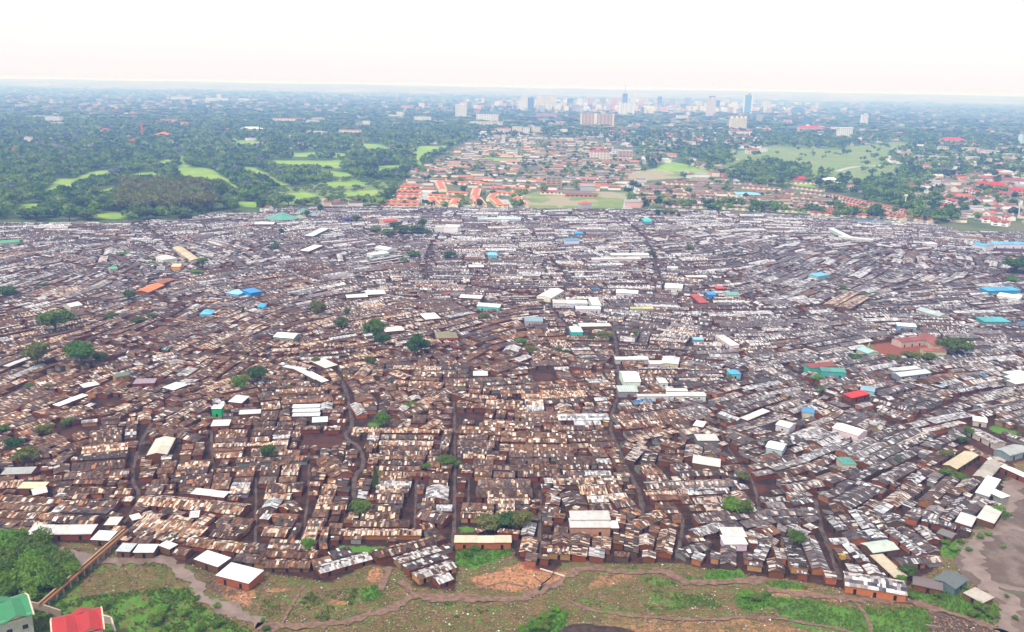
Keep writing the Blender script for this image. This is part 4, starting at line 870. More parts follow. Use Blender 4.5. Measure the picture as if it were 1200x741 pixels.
def proto(kind, lod, leafm, k):
    key = (kind, lod, leafm, k)
    if key not in PR:
        V, Fc, T = crown(kind, {'near': 16, 'mid': 10}[lod] if kind != 'bush' else 8, {'near': 1500, 'mid': 420}[lod], hash((kind, k)) % 999 if False else {'broad': 1, 'cone': 2, 'bush': 3}[kind]*50+k, {'near': .055, 'mid': .09}[lod])
        T4 = np.stack([T, T, T, np.ones_like(T)], -1)
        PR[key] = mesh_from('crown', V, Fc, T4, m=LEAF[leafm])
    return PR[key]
TRUNK = trunk_mesh(.5, .03, 1); TRUNK_T = trunk_mesh(.3, .04, 2)
TREES = []
def add_tree(u, vb, wpx, hpx, leafm='green', kind='broad', group='trees among the shacks', noun='tree', xy=None, wh=None):
    x, y = xy or G(u, vb); s = ppm(x, y)
    dep = math.atan2(H, y); w, hh = wh or (wpx/s, hpx/s/math.cos(dep))
    t = root({'bush': 'shrub', 'cone': 'conical_tree'}.get(kind, 'broadleaf_tree'), (x, y, 0), rnd.random()*6.28); t.scale = (w, w, hh); tag(t, None, 'shrub' if kind == 'bush' else 'tree', group)
    link('crown', proto(kind, 'near' if y < 760 else 'mid', leafm, rnd.randrange(3)), t); link('trunk', TRUNK if kind == 'broad' else TRUNK_T, t)
    sz = 'large' if wpx > 24 else ('mid-sized' if wpx > 13 else 'small')
    col = {'green': 'green', 'dark': 'dark-green', 'olive': 'olive-brown', 'bright': 'bright-green', 'purple': 'purple-blossomed'}[leafm]
    TREES.append((t, f"{sz} {col} {'bush' if kind == 'bush' else ('conical tree' if kind == 'cone' else 'leafy tree')}", u, vb))
ST = [(66, 392, 38, 30, 'green'), (96, 430, 40, 30, 'green'), (45, 432, 34, 32, 'olive'), (118, 428, 16, 16, 'dark'), (152, 355, 16, 16, 'dark'), (372, 372, 22, 20, 'olive'), (400, 388, 16, 17, 'dark'), (407, 372, 8, 12, 'dark'), (439, 404, 26, 32, 'green'), (448, 408, 18, 18, 'dark'), (489, 421, 24, 30, 'dark'), (498, 415, 14, 18, 'dark'),
      (434, 431, 15, 14, 'dark'), (282, 461, 22, 22, 'bright'), (302, 452, 24, 24, 'dark'), (296, 444, 14, 12, 'dark'), (35, 458, 13, 9, 'green'), (315, 541, 20, 20, 'dark'), (449, 503, 22, 20, 'green'), (524, 548, 22, 14, 'green'), (536, 549, 10, 9, 'bright'), (423, 603, 28, 15, 'green'), (414, 601, 14, 12, 'dark'), (361, 648, 17, 17, 'bright'),
      (572, 622, 34, 18, 'olive'), (597, 621, 30, 20, 'dark'), (612, 622, 26, 22, 'olive'), (585, 618, 22, 16, 'green'), (567, 377, 14, 11, 'olive'), (611, 405, 12, 9, 'bright'), (622, 416, 18, 11, 'olive'), (655, 416, 8, 9, 'dark'), (663, 417, 7, 8, 'green'), (744, 394, 8, 8, 'bright'), (707, 398, 22, 10, 'olive'), (692, 400, 10, 7, 'dark'), (808, 296, 14, 10, 'olive'),
      (763, 301, 10, 7, 'dark'), (32, 546, 28, 22, 'olive'), (17, 530, 22, 18, 'dark'), (54, 512, 22, 15, 'olive'), (6, 507, 14, 9, 'green'), (80, 500, 16, 10, 'green'), (857, 603, 28, 18, 'bright'), (873, 608, 18, 22, 'green'), (933, 644, 20, 22, 'green'), (1120, 418, 34, 22, 'dark'), (1105, 412, 20, 16, 'olive'), (1068, 422, 24, 10, 'olive'), (1045, 424, 18, 9, 'olive'), (1088, 424, 20, 10, 'dark'), (1002, 424, 14, 8, 'green'),
      (957, 449, 15, 10, 'bright'), (960, 461, 13, 8, 'green'), (1000, 422, 13, 8, 'dark'), (470, 276, 20, 12, 'dark'), (455, 278, 18, 10, 'green'), (487, 276, 22, 12, 'dark'), (495, 270, 10, 14, 'dark'), (440, 274, 14, 8, 'green'), (463, 268, 14, 8, 'dark'), (498, 277, 14, 9, 'dark'), (485, 303, 14, 9, 'green'), (474, 308, 10, 7, 'bright'), (527, 306, 14, 12, 'dark'), (323, 294, 12, 9, 'green'), (132, 375, 18, 9, 'dark'), (162, 381, 16, 10, 'dark'), (12, 350, 20, 14, 'dark'),
      (3, 345, 14, 10, 'green'), (1190, 322, 34, 20, 'dark'), (1215, 325, 34, 20, 'dark'), (1205, 316, 24, 16, 'dark'), (1185, 333, 12, 8, 'green'), (1184, 332, 8, 10, 'bright'), (1051, 544, 9, 9, 'green'), (1110, 538, 18, 10, 'olive'), (1136, 510, 18, 9, 'green'), (1128, 520, 14, 8, 'dark'), (1108, 558, 16, 8, 'green'), (1125, 563, 18, 8, 'green'), (870, 566, 15, 13, 'olive'), (919, 575, 9, 6, 'bright'), (178, 375, 10, 8, 'green'),
      (238, 312, 14, 10, 'green'), (232, 324, 16, 8, 'bright'), (668, 254, 6, 7, 'dark'), (770, 254, 9, 9, 'dark'), (779, 254, 9, 9, 'green'), (788, 254, 8, 8, 'dark'), (795, 256, 6, 7, 'dark'), (1055, 510, 5, 5, 'green'), (330, 276, 8, 9, 'dark'), (376, 252, 8, 14, 'dark'), (360, 256, 8, 10, 'dark'), (408, 262, 14, 8, 'purple'), (418, 262, 12, 10, 'dark'), (178, 312, 9, 6, 'bright'), (145, 300, 14, 5, 'bright'), (855, 445, 8, 6, 'bright'), (1187, 470, 10, 6, 'green'),
      (480, 478, 20, 6, 'green'), (445, 560, 10, 8, 'bright'), (500, 552, 12, 9, 'green'), (339, 458, 10, 7, 'olive'), (370, 428, 11, 10, 'olive'), (25, 290, 8, 5, 'dark'), (55, 458, 12, 7, 'green'), (50, 338, 14, 6, 'dark'), (1135, 405, 12, 9, 'dark'), (1170, 604, 16, 11, 'bright'), (1178, 609, 14, 9, 'green'), (1062, 678, 20, 16, 'dark'), (1056, 686, 12, 12, 'bright'), (987, 342, 10, 8, 'green'), (1015, 348, 12, 5, 'green'), (785, 470, 0, 0, '')]
for e in ST:
    if e[2]: add_tree(*e)
add_tree(440, 573, 9, 26, 'dark', 'cone'); add_tree(285, 370, 6, 11, 'dark', 'cone'); add_tree(738, 300, 5, 7, 'dark', 'cone'); add_tree(829, 560, 0.1, .1, 'dark', 'cone') if False else None
# thicket of shrubs on the left bank, and loose bushes along the open ground
BR = [(4, 690), (18, 700), (10, 672), (24, 684), (38, 694), (50, 690), (30, 670), (44, 676), (58, 684), (2, 655), (14, 652), (28, 658), (40, 662), (54, 668), (66, 674), (76, 668), (86, 672), (6, 643), (20, 642), (34, 648), (46, 652), (60, 660), (72, 664), (62, 694), (34, 706), (-8, 662), (-10, 680), (12, 664), (80, 678), (70, 684), (-14, 646), (48, 644)]
for i, (u, v) in enumerate(BR): add_tree(u+rnd.uniform(-3, 3), v, rnd.uniform(22, 34), rnd.uniform(17, 25), rnd.choice(('green', 'green', 'bright')), 'bush', 'bushes of the green bank thicket', 'bush')
for u, v, w in [(120, 712, 26), (182, 728, 30), (215, 720, 20), (235, 738, 20), (255, 733, 20), (190, 716, 20), (312, 738, 14), (308, 728, 10), (556, 645, 16), (548, 652, 18), (625, 735, 26), (640, 724, 22), (652, 716, 16), (612, 741, 20), (638, 738, 24), (874, 700, 18), (886, 704, 20), (898, 697, 14), (877, 712, 12), (1118, 644, 18), (1108, 638, 14), (1126, 636, 12), (640, 732, 18), (1080, 692, 16), (1068, 700, 14), (1100, 700, 14),
                (1150, 716, 26), (1162, 722, 22), (1140, 722, 20), (1132, 690, 10), (1150, 708, 10), (1176, 642, 10), (1148, 630, 14), (1158, 627, 12), (1135, 645, 12), (1096, 688, 12), (1180, 700, 9), (1190, 726, 12), (632, 690, 7), (255, 712, 14), (560, 638, 12), (585, 648, 8), (230, 702, 12)]:
    add_tree(u, v, w*.75, w*rnd.uniform(.25, .4), rnd.choice(('bright', 'green', 'green')), 'bush', 'bushes on the open ground', 'bush')
FREFS = [('central fairway', 350, 192), ('left-hand fairway', 95, 214), ('green marquee', 331, 253), ('curved fairway', 315, 206), ('olive-brown grove', 205, 245), ('small near fairway', 128, 252), ('red-roofed terraces', 462, 230)]
# ---- woodland: the biggest trees one by one, the rest as one mass
LOW = [crown('broad', 6, 60, 900+k, .15) for k in range(4)]; VLOW = [crown('broad', 3, 16, 950+k, .26) for k in range(4)]; CL = [crown('broad', 5, 12, 980+k, .2) for k in range(3)]
fv, ff, ft = [], [], []; foff = 0
def mass(P_, x, y, w, hh, tone, z=0.0):
    global foff
    V, Fc, T = P_; a_ = rnd.random()*6.28; c, s = math.cos(a_), math.sin(a_)
    X = (V[:, 0]*c-V[:, 1]*s)*w+x; Y = (V[:, 0]*s+V[:, 1]*c)*w+y
    Z = (V[:, 2]-(.3 if w > 30 else .12))*hh*1.15+z
    fv.append(np.stack([X, Y, Z], -1)); ff.append(Fc+foff); foff += len(V)
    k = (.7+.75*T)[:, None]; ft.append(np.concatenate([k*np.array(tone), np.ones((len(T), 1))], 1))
def wood_density(u, v):
    d = 0
    for poly in FAIR:
        if pip(u, v, poly): return .035
    if pip(u, v, FOREST): d = .95
    for poly in WOODS:
        if pip(u, v, poly): return .95
    if pip(u, v, E1): return .10 if v > 212 else .22
    if pip(u, v, E2): return .10
    if pip(u, v, E3): return .13
    for i, poly in enumerate(MEADOW):
        if pip(u, v, poly): return (.05, .02, .02, .2, .4, .95)[i]
    if pip(u, v, FOREST): return d
    if 600 < u < 860 and v > 150: return .35
    if v < 150 and 560 < u < 1000: return .4
    return .62 if u < 560 else .36
def pip(x, y, poly):
    ins = False; j = len(poly)-1
    for i in range(len(poly)):
        xi, yi = poly[i]; xj, yj = poly[j]
        if (yi > y) != (yj > y) and x < (xj-xi)*(y-yi)/(yj-yi)+xi: ins = not ins
        j = i
    return ins
WOODS = [[(1085, 262), (1092, 252), (1115, 252), (1135, 260), (1130, 270), (1105, 268)], [(868, 210), (862, 196), (900, 190), (945, 200), (950, 212), (900, 210)], [(790, 178), (850, 172), (862, 196), (820, 190)], [(1010, 225), (1020, 212), (1065, 228), (1080, 244), (1040, 238)], [(900, 172), (905, 158), (1000, 166), (990, 176)], [(1060, 165), (1070, 152), (1160, 158), (1160, 172)], [(1050, 210), (1060, 196), (1078, 198), (1078, 212)]]
far_sites = []
def inland(u, v): return u > -30 and u < 1230
tc = 0; solo_t = []
TT = [(.14, .25, .03), (.09, .19, .028), (.19, .29, .035), (.035, .09, .025), (.17, .25, .04), (.07, .16, .028), (.045, .11, .025)]
for band, (y0, y1, sp_, P_) in enumerate(((1080, 2000, 14.5, LOW), (2000, 3600, 21, VLOW))):
    yy = y0
    while yy < y1:
        xx = -.66*yy-40+rnd.random()*sp_
        while xx < .66*yy+40:
            x, y = xx+rnd.uniform(-.6, .6)*sp_, yy+rnd.uniform(-.6, .6)*sp_; xx += sp_
            u, v = U(x, y)
            if pip(u, v, SLUM) or pip(u, v-.5, SLUM) or v > 266 or (v > 262 and u > 400): continue
            if rnd.random() > wood_density(u, v): continue
            grove = 140 < u < 262 and v > 222 and v < 252; scrub = pip(u, v, MEADOW[5])
            w = rnd.uniform(13, 24)*(1.1 if band else 1); hh = rnd.uniform(11, 19)
            if grove: w, hh = rnd.uniform(18, 26), rnd.uniform(20, 27)
            if scrub: w, hh = rnd.uniform(8, 14), rnd.uniform(4, 8)
            ut, vt_ = U(x, y, hh*.5)
            if any(pip(ut, vt_, P__) or pip(ut, (v+vt_)/2, P__) for P__ in FAIR) or (pip(ut, vt_, MEADOW[1]) or pip(ut, vt_, MEADOW[2])): continue
            t_ = rnd.choice(TT)
            if scrub: t_ = rnd.choice([(.12, .22, .035), (.09, .18, .03), (.15, .21, .05)])
            if grove and rnd.random() < .75: t_ = (.20, .22, .06)
            if not scrub and pip(u, v, FOREST) and rnd.random() < .018: t_ = (.19, .17, .36)
            if pip(u, v, E1) or pip(u, v, E2): w, hh = w*.6, hh*.6
            far_sites.append((x, y, w, hh, t_, band, u, v, grove, scrub))
        yy += sp_
big = sorted([q for q in far_sites if inland(q[6], q[7])], key=lambda q: -q[2]*q[3]*ppm(q[0], q[1])**2*(.2 if q[9] else 1))
n_solo = 300-len([t for t in TREES if 'tree' in t[1]]); solo_t = set(id(q) for q in big[:n_solo]); slum_trees = TREES; TREES = []
for q in far_sites:
    if id(q) in solo_t:
        lm = 'olive' if q[8] and q[4][0] > .12 else ('purple' if q[4][2] > .3 else ('green' if q[4][1] > .09 else 'dark'))
        s = ppm(q[0], q[1]); add_tree(q[6], q[7], q[2]*s, q[3]*s, lm, 'broad', 'trees of the golf course woodland', 'tree', (q[0], q[1]), (q[2], q[3]))
    else: mass((LOW if q[5] == 0 else VLOW)[rnd.randrange(4)], q[0], q[1], q[2], q[3], q[4])
unique_labels(TREES, FREFS+[('red tile terraces', 900, 250), ('dark round copse', 1110, 262), ('playing field with the school', 680, 235)])
unique_labels(slum_trees, REFS+[('red roofed apartment block', 90, 725), ('green roofed apartment block', 10, 720), ('dark earth mound', 705, 735)])
for _ in range(11000):
    u = rnd.uniform(-30, 1230); v = 105+(u-600)*.0175+rnd.random()**.9*62
    x, y = G(u, v)
    if y < 3500 or y > 24000: continue
    dn = wood_density(u, v)*(.85+.5*math.sin(x*.0016+y*.0006)); 
    if rnd.random() > dn+.1: continue
    w = rnd.uniform(40, 90)*(1+y/14000); hh = rnd.uniform(12, 19)*(1+y/30000)
    mass(CL[rnd.randrange(3)], x, y, w, hh, tuple(c*.9 for c in rnd.choice(TT)))
FV = np.concatenate(fv); FF = np.concatenate(ff); FT = np.concatenate(ft)
tag(link('woodland', mesh_from('woodland', FV, FF, FT, m=WOOD)), 'far woodland canopy around the fairways and suburbs', 'woodland', None, 'stuff')
print('wood tris', len(FF)); del FV, FF, FT, fv, ff, ft

# ------------------------------------------------------------------ estates, suburbs and the city
def house(wall, roof, x, y, a, L, W, h, rh, wt, rtone, hip=False, seg=0):
    ca, sa = math.cos(a), math.sin(a); T = lambda X, Y, Z: (x+X*ca-Y*sa, y+X*sa+Y*ca, Z)
    L2, W2 = L/2, W/2; o = .5
    wall.face([T(-L2, -W2, 0), T(L2, -W2, 0), T(L2, -W2, h), T(-L2, -W2, h)], wt); wall.face([T(L2, W2, 0), T(-L2, W2, 0), T(-L2, W2, h), T(L2, W2, h)], wt)
    if hip:
        wall.face([T(L2, -W2, 0), T(L2, W2, 0), T(L2, W2, h), T(L2, -W2, h)], wt); wall.face([T(-L2, W2, 0), T(-L2, -W2, 0), T(-L2, -W2, h), T(-L2, W2, h)], wt)
        e = min(W2, L2*.9); P = [T(-L2-o, -W2-o, h), T(L2+o, -W2-o, h), T(L2+o, W2+o, h), T(-L2-o, W2+o, h)]; A, B = T(-L2+e, 0, h+rh), T(L2-e, 0, h+rh)
        for q in ([P[0], P[1], B, A], [P[1], P[2], B], [P[2], P[3], A, B], [P[3], P[0], A]): roof.face(q, rtone)
    else:
        for s in (1, -1):
            wall.face([T(s*L2, -s*W2, 0), T(s*L2, s*W2, 0), T(s*L2, s*W2, h), T(s*L2, 0, h+rh-.05), T(s*L2, -s*W2, h)], wt)
            roof.slab([T(-s*(L2+.2), -s*(W2+o), h-rh/W2*o), T(s*(L2+.2), -s*(W2+o), h-rh/W2*o), T(s*(L2+.2), 0, h+rh), T(-s*(L2+.2), 0, h+rh)], .2, rtone)
    for i in range(1, seg):   # white party walls standing proud of the roof
        X = -L2+L*i/seg; wall.box(T(X, 0, 0)[:2], .35, W+.4, h-.6, h+rh*.52, a, tuple(min(.8, c*1.1) for c in wt))
def dark_windows(x, y, a, L, W, h, floors, per, parent, sides=(-1, 1)):
    """one small mesh for every floor's openings on the long sides"""
    ca, sa = math.cos(a), math.sin(a)
    per *= 1.6
    for f in range(floors):
        z = h*(f+.35)/floors; n = max(2, int(L/per))
        for s in sides:
            for i in range(n):
                X = -L/2+L*(i+.5)/n; cx, cy = x+X*ca-s*(W/2+.03)*sa, y+X*sa+s*(W/2+.03)*ca
                b = MB(); b.box((cx, cy), L/n*.5, .12, z, z+h/floors*.45, a, (.05, .06, .07), True); b.build('window', TOWN, parent)
h_items = []
GRP = 'terraced houses of the estates'
ORR = (.74, .15, .025); BRR = (.27, .10, .05); DRR = (.13, .075, .06); RDR = (.48, .045, .03); GRR = (.22, .2, .19); CWH = (.86, .76, .58); WHT = (.88, .86, .82)
def terrace(u0, v0, u1, v1, c, W=11, h=4.2, wt=CWH, name='terraced_house', look=None, grp=GRP, items=h_items, mat_=None, hip=False):
    A, B = G(u0, v0, h*.7), G(u1, v1, h*.7); L = math.hypot(B[0]-A[0], B[1]-A[1]); a = math.atan2(B[1]-A[1], B[0]-A[0]); x, y = (A[0]+B[0])/2, (A[1]+B[1])/2
    w, r_ = MB(), MB(); L_ = L; house(w, r_, 0, 0, 0, L_, W, h, W*.15, wt, c, hip, max(2, int(L/9)) if not hip else 0)
    t = root(name, (x, y, 0), a); tag(t, None, 'house', grp); w.build('wall', TOWN, t); r_.build('roof', PAINT, t)
    if y < 1700: dark_windows(0, 0, 0, L_*.96, W, h, 2, 5.5, t, (-1,))
    cn = 'orange-red' if c is ORR else ('brown-red' if c is BRR else ('dark-brown' if c is DRR else ('crimson' if c is RDR else 'grey')))
    ln = 'long' if L > 60 else ('mid-length' if L > 28 else 'short')
    sl = abs(math.degrees(math.atan2(v1-v0, u1-u0))); sl = min(sl, 180-sl)
    items.append((t, look or f"{ln} {cn} {'end-on' if sl > 35 else ('tilted' if sl > 8 else 'level')} terrace", (u0+u1)/2, (v0+v1)/2)); stampH.append((x, y, max(L, W)/2+6, a, L, W))
stampH = []
for e in [(446, 240.5, 491, 240.5), (450, 236.6, 491, 237.2), (459, 232, 492, 233), (461, 228, 494, 229), (465, 224, 494, 225), (469, 220, 490, 220.7), (473, 216.5, 490, 217), (503, 229, 524, 230.5), (524, 226, 548, 227), (504, 232.8, 545, 235), (514, 213, 547, 215), (554, 214, 572, 216), (577, 219.5, 590, 221), (590, 219.8, 620, 222.5), (584, 226, 614, 228.5), (500, 238, 513, 239), (550, 238.5, 562, 239),
          (584, 241, 596, 241.5)]: terrace(*e, ORR)
for e in [(505, 233, 512, 241.5), (531, 241, 536, 234), (514, 214, 519, 223), (556, 231, 559, 222), (558, 232, 565, 241.5), (578, 233, 587, 241.5), (606, 233, 614, 242), (580, 228, 575, 234)]: terrace(*e, ORR, 14)
for e in [(780, 240.5, 830, 242), (832, 242, 880, 244.5), (882, 244.6, 930, 246.5), (931, 246.5, 990, 249.5)]: terrace(*e, DRR, 10, 4.5, CWH)
for e in [(950, 249.5, 1031, 253.5), (930, 243.5, 993, 246.5), (960, 240, 994, 241.5), (950, 246.4, 1010, 249), (993, 240, 1040, 250.5), (1009, 237, 1048, 246), (1052, 245, 1093, 257.5), (974, 229, 1014, 237), (1016, 237.5, 1052, 246), (1036, 248, 1070, 256), (990, 235, 1020, 242), (1060, 254, 1092, 259), (1030, 251.5, 1060, 256.5)]: terrace(*e, RDR if rnd.random() < .35 else (.36, .08, .05), 11, 4.6, CWH)
for e in [(860, 214, 900, 216), (870, 219, 915, 221.5), (880, 224, 930, 226.5), (905, 229, 950, 232), (930, 234.5, 972, 238), (900, 213, 945, 214), (925, 218.5, 965, 223), (940, 225, 975, 229), (830, 218, 862, 220), (760, 219, 800, 220), (750, 224, 798, 225), (745, 229, 800, 230), (755, 234.5, 815, 236), (820, 230, 860, 233), (858, 237, 900, 240), (780, 214.5, 830, 216), (945, 213.5, 970, 216)]: terrace(*e, rnd.choice((BRR, DRR, BRR)), 10, 3.8, CWH)
for e in [(1100, 233, 1120, 236), (1116, 236.5, 1138, 239), (1136, 223.5, 1165, 230), (1166, 230, 1194, 236.5), (1152, 257, 1168, 258.5), (1163, 260, 1183, 262), (1178, 254.5, 1186, 256), (1100, 244, 1116, 247), (1090, 240, 1110, 241)]: terrace(*e, RDR, 13, 5.5, WHT)
for e in [(1146, 214.5, 1170, 220.5), (1162, 209.5, 1200, 213.5), (1172, 221, 1202, 226), (1160, 225.5, 1186, 229.5), (1150, 209, 1162, 211)]: terrace(*e, (.42, .05, .045), 17, 9, (.5, .34, .26))
# the rest of the rows in the estates
extra = []
for poly, pal, ys, xr in ((E1, (BRR, DRR, DRR, GRR, ORR, GRR, DRR), (1260, 3300), (-520, 700)), (E2, (BRR, DRR, BRR, GRR), (1330, 1800), (150, 800)), (E3, (DRR, GRR, RDR, BRR), (1200, 1900), (560, 1100))):
    y = ys[0]
    while y < ys[1]:
        x = xr[0]
        while x < xr[1]*(1 if y < 1900 else y/1900):
            L = rnd.uniform(16, 46); xc = x+L/2; yc = y+rnd.uniform(-2, 2); x += L+rnd.choice((2, 4, 6, 14))
            u, v = U(xc, yc)
            if not pip(u, v, poly) or not(pip(*U(xc-L/2, yc), poly) and pip(*U(xc+L/2, yc), poly)) or rnd.random() < .12: continue
            if pip(u, v, FAIR[15]) or pip(u, v, FAIR[16]) or any(pip(u, v, MEADOW[i]) for i in (1, 2)): continue
            if any(math.hypot(xc-q[0], yc-q[1]) < (q[2]+L/2) and abs((xc-q[0])*-math.sin(q[3])+(yc-q[1])*math.cos(q[3])) < 13+.3*L*abs(math.sin(q[3])) and abs((xc-q[0])*math.cos(q[3])+(yc-q[1])*math.sin(q[3])) < (q[4]+L)/2+2 for q in stampH): continue
            extra.append((u, v, xc, yc, L, rnd.choice(pal), rnd.uniform(-.12, .12)))
        y += max(26, 2.05*y*y/176600)*rnd.uniform(.9, 1.1)
extra.sort(key=lambda q: q[3])
tw, tr_ = MB(), MB()
n_tr = 300-len(h_items)
vis = [q for q in extra if 0 < q[0] < 1200]; vis.sort(key=lambda q: -q[4]*ppm(q[2], q[3])**2); vs = set(id(q) for q in vis[:n_tr])
for q in extra:
    u, v, x, y, L, c, a = q; wt = rnd.choice((CWH, WHT, (.55, .46, .36)))
    if id(q) in vs:
        w, r_ = MB(), MB(); house(w, r_, 0, 0, 0, L, 8.5, 4.4, 1.15, wt, c, False, max(2, int(L/9))); t = root('terraced_house', (x, y, 0), a); tag(t, None, 'house', GRP); w.build('wall', TOWN, t); r_.build('roof', PAINT, t)
        cn = {ORR: 'orange-red', BRR: 'brown-red', DRR: 'dark-brown', RDR: 'crimson', GRR: 'grey'}[c]
        h_items.append((t, f"{'mid-length' if L > 28 else 'short'} {cn} {'whitewashed' if wt is WHT else ('cream-walled' if wt is CWH else 'tan-walled')} terrace", u, v))
    else: house(tw, tr_, x, y, a, L, 8.5, 4.4, 1.15, wt, c)
EREF = [('pale estate avenue', 603, 193), ('walled school field', 680, 235), ('brown flat-topped block', 650, 215), ('second estate road', 571, 210), ('estate entrance road', 500, 230), ('cream red-topped block', 703, 182), ('tan sports ground', 765, 205), ('bright green field', 800, 196), ('blue roofed clinic', 878, 229), ('dark round copse', 1110, 262), ('white clubhouse', 975, 212), ('tall lamp mast', 1060, 236), ('red roofed complex', 1175, 220), ('long railway-side wall', 850, 243), ('orange terrace steps', 470, 230), ('marquee end of the woods', 450, 240)]

# ---- larger buildings read one by one from the photograph: u centre, v base, v top, width px, wall, roof tone, storeys, look
B_ = []
def block(u, vb, vt, wpx, wt, rt_, look, cat='building', name='apartment_block', depth=None, a=None, hip=False, extras=0, grp=None):
    x, y = G(u, vb); s = ppm(x, y); L = wpx/s
    lo, hi = 1.0, 400.0
    for _ in range(30):
        m = (lo+hi)/2
        if U(x, y, m)[1] > vt: lo = m
        else: hi = m
    h = lo; W = depth or min(L*.7, 30); a = rnd.uniform(-.12, .12) if a is None else a
    t = root(name, (x, y+W/2, 0), a); tag(t, None, cat, grp); w, r_ = MB(), MB()
    if hip: house(w, r_, 0, 0, 0, L, W, h*.7, h*.3, wt, rt_, True)
    else:
        w.box((0, 0), L, W, 0, h, 0, wt); r_.box((0, 0), L+.6, W+.6, h, h+max(.8, h*.02), 0, rt_, True)
        if extras: r_.box((L*.12, 0), L*.35, W*.5, h+.8, h*1.08+2, 0, wt)
    w.build('wall', TOWN, t); r_.build('roof', TOWN, t)
    fl = max(2, int(h*(.7 if hip else 1)/3.6)); fl = min(fl, 22)
    ca = MB()
    for f in range(fl):
        z = (h*(.7 if hip else 1))*(f+.35)/fl; zz = z+h*(.7 if hip else 1)/fl*.4; n = max(3, min(9, int(L/7)))
        for i in range(n):
            X = -L/2+L*(i+.5)/n; ca.box((X, -W/2-.05), L/n*.62, .25, z, zz, 0, tuple(c*.33 for c in wt[:3]), True)
    ca.build('glazing', TOWN, t)
    B_.append((t, look, u, vb)); return t, h, L, W
PK = (.7, .42, .38); BG = (.14, .24, .38); TAN = (.52, .40, .30); CR = (.72, .66, .55); WT = (.76, .75, .74); GB = (.36, .42, .5); LG = (.42, .42, .44)
tw_ = 'office_tower'
for e in [(540, 138.5, 123.5, 13, WT, GB, 'pale twin-column white tower'), (614, 131, 112.5, 8, WT, LG, 'white slim tower'), (622, 130.5, 115, 7, BG, BG, 'blue-glass tower'), (633, 128.5, 112, 9, CR, LG, 'cream broad tower'), (645, 127.5, 112.5, 13, (.78, .72, .6), LG, 'yellowish broad tower'), (668, 127, 116, 7, BG, BG, 'blue slab'),
          (680, 125.5, 115.5, 5, WT, LG, 'white narrow tower'), (691, 127.5, 115, 5, PK, PK, 'pinkish narrow tower'), (697.5, 128, 118, 4, WT, LG, 'white short tower'), (706.5, 127.5, 115.5, 7, GB, LG, 'grey-blue tower'), (720, 129.5, 115.5, 6, (.66, .42, .45), PK, 'pink tower'), (742, 127.5, 112.5, 6, WT, LG, 'white tall tower'), (752, 126, 118, 5, PK, LG, 'pink squat tower'),
          (758, 126.5, 116, 4, CR, LG, 'cream narrow tower'), (773, 125.5, 113.5, 5, BG, BG, 'deep blue narrow tower'), (785, 126.5, 119, 11, LG, GB, 'low grey tower'), (806, 127.5, 115, 7, GB, BG, 'blue-grey tower'), (820, 129.5, 120, 6, WT, LG, 'white low tower'), (840, 130.5, 118, 6, BG, BG, 'blue tower shoulder'),
          (899, 133.5, 117.5, 7, WT, BG, 'striped blue-white tower'), (890, 144, 134.5, 6, LG, LG, 'grey narrow block'), (1013, 146.5, 134.5, 7, WT, LG, 'white solitary tower'), (936, 131.5, 126, 12, BG, GB, 'pale blue wide block'), (945, 147.5, 136.5, 5, BG, BG, 'slanting blue glass block'), (833, 136.5, 116, 10, (.66, .6, .6), PK, 'tall brown-pink round tower'), (834, 131, 113, 6, BG, BG, 'high blue tower')]:
    block(*e[:7], 'tower', tw_, extras=rnd.random() < .5, grp='towers of the city skyline')
t, h_, L, W = block(876, 132.5, 111.5, 9, (.16, .34, .56), WT, 'tallest blue-glass tower', 'tower', tw_, extras=1, grp='towers of the city skyline')
for dx in (-.5, .5):
    b = MB(); b.box((dx*L, -W*.4), L*.16, W*.3, 0, h_*1.03, 0, WT); b.build('pillar', TOWN, t)
t, h_, L, W = block(734, 134.5, 121, 18, WT, GB, 'white broad striped block', 'tower', tw_, grp='towers of the city skyline')
for i in range(4):
    b = MB(); b.box((-L*.45+L*.3*i, -W*.5-.8), L*.1, 1.6, 0, h_*1.02, 0, WT); b.build('pillar', TOWN, t)
t, h_, L, W = block(732, 128.5, 110, 5.5, BG, BG, 'blue spired tower', 'tower', tw_, grp='towers of the city skyline')
b = MB(); b.box((0, 0), 3, 3, h_, h_*1.55, 0, (.3, .33, .4)); b.build('spire', TOWN, t)
t, h_, L, W = block(699.5, 149.5, 134.5, 39, (.55, .40, .29), TAN, 'broad tan slab block', 'building', 'office_block', 26, 0)
for dx, wd in ((-.48, .05), (.48, .05), (-.05, .09)):
    b = MB(); b.box((dx*L, -13.2), L*wd, 3, 0, h_*1.1, 0, CR); b.build('stair_tower', TOWN, t)
t, h_, L, W = block(865, 153, 139, 19, CR, CR, 'cream stepped block', 'building', 'office_block', 22, .1)
for dx in (-.4, -.1, .2, .45):
    b = MB(); b.box((dx*L, 0), L*.12, W*.6, h_, h_*1.18, 0, CR); b.build('stair_tower', TOWN, t)
t, h_, L, W = block(990, 161.5, 150.5, 17, WT, WT, 'white balcony-fronted block', 'building', 'office_block', 22, 0)
b = MB(); b.box((0, 0), L*1.15, W*1.1, h_, h_+2.5, 0, WT, True); b.build('canopy', TOWN, t)
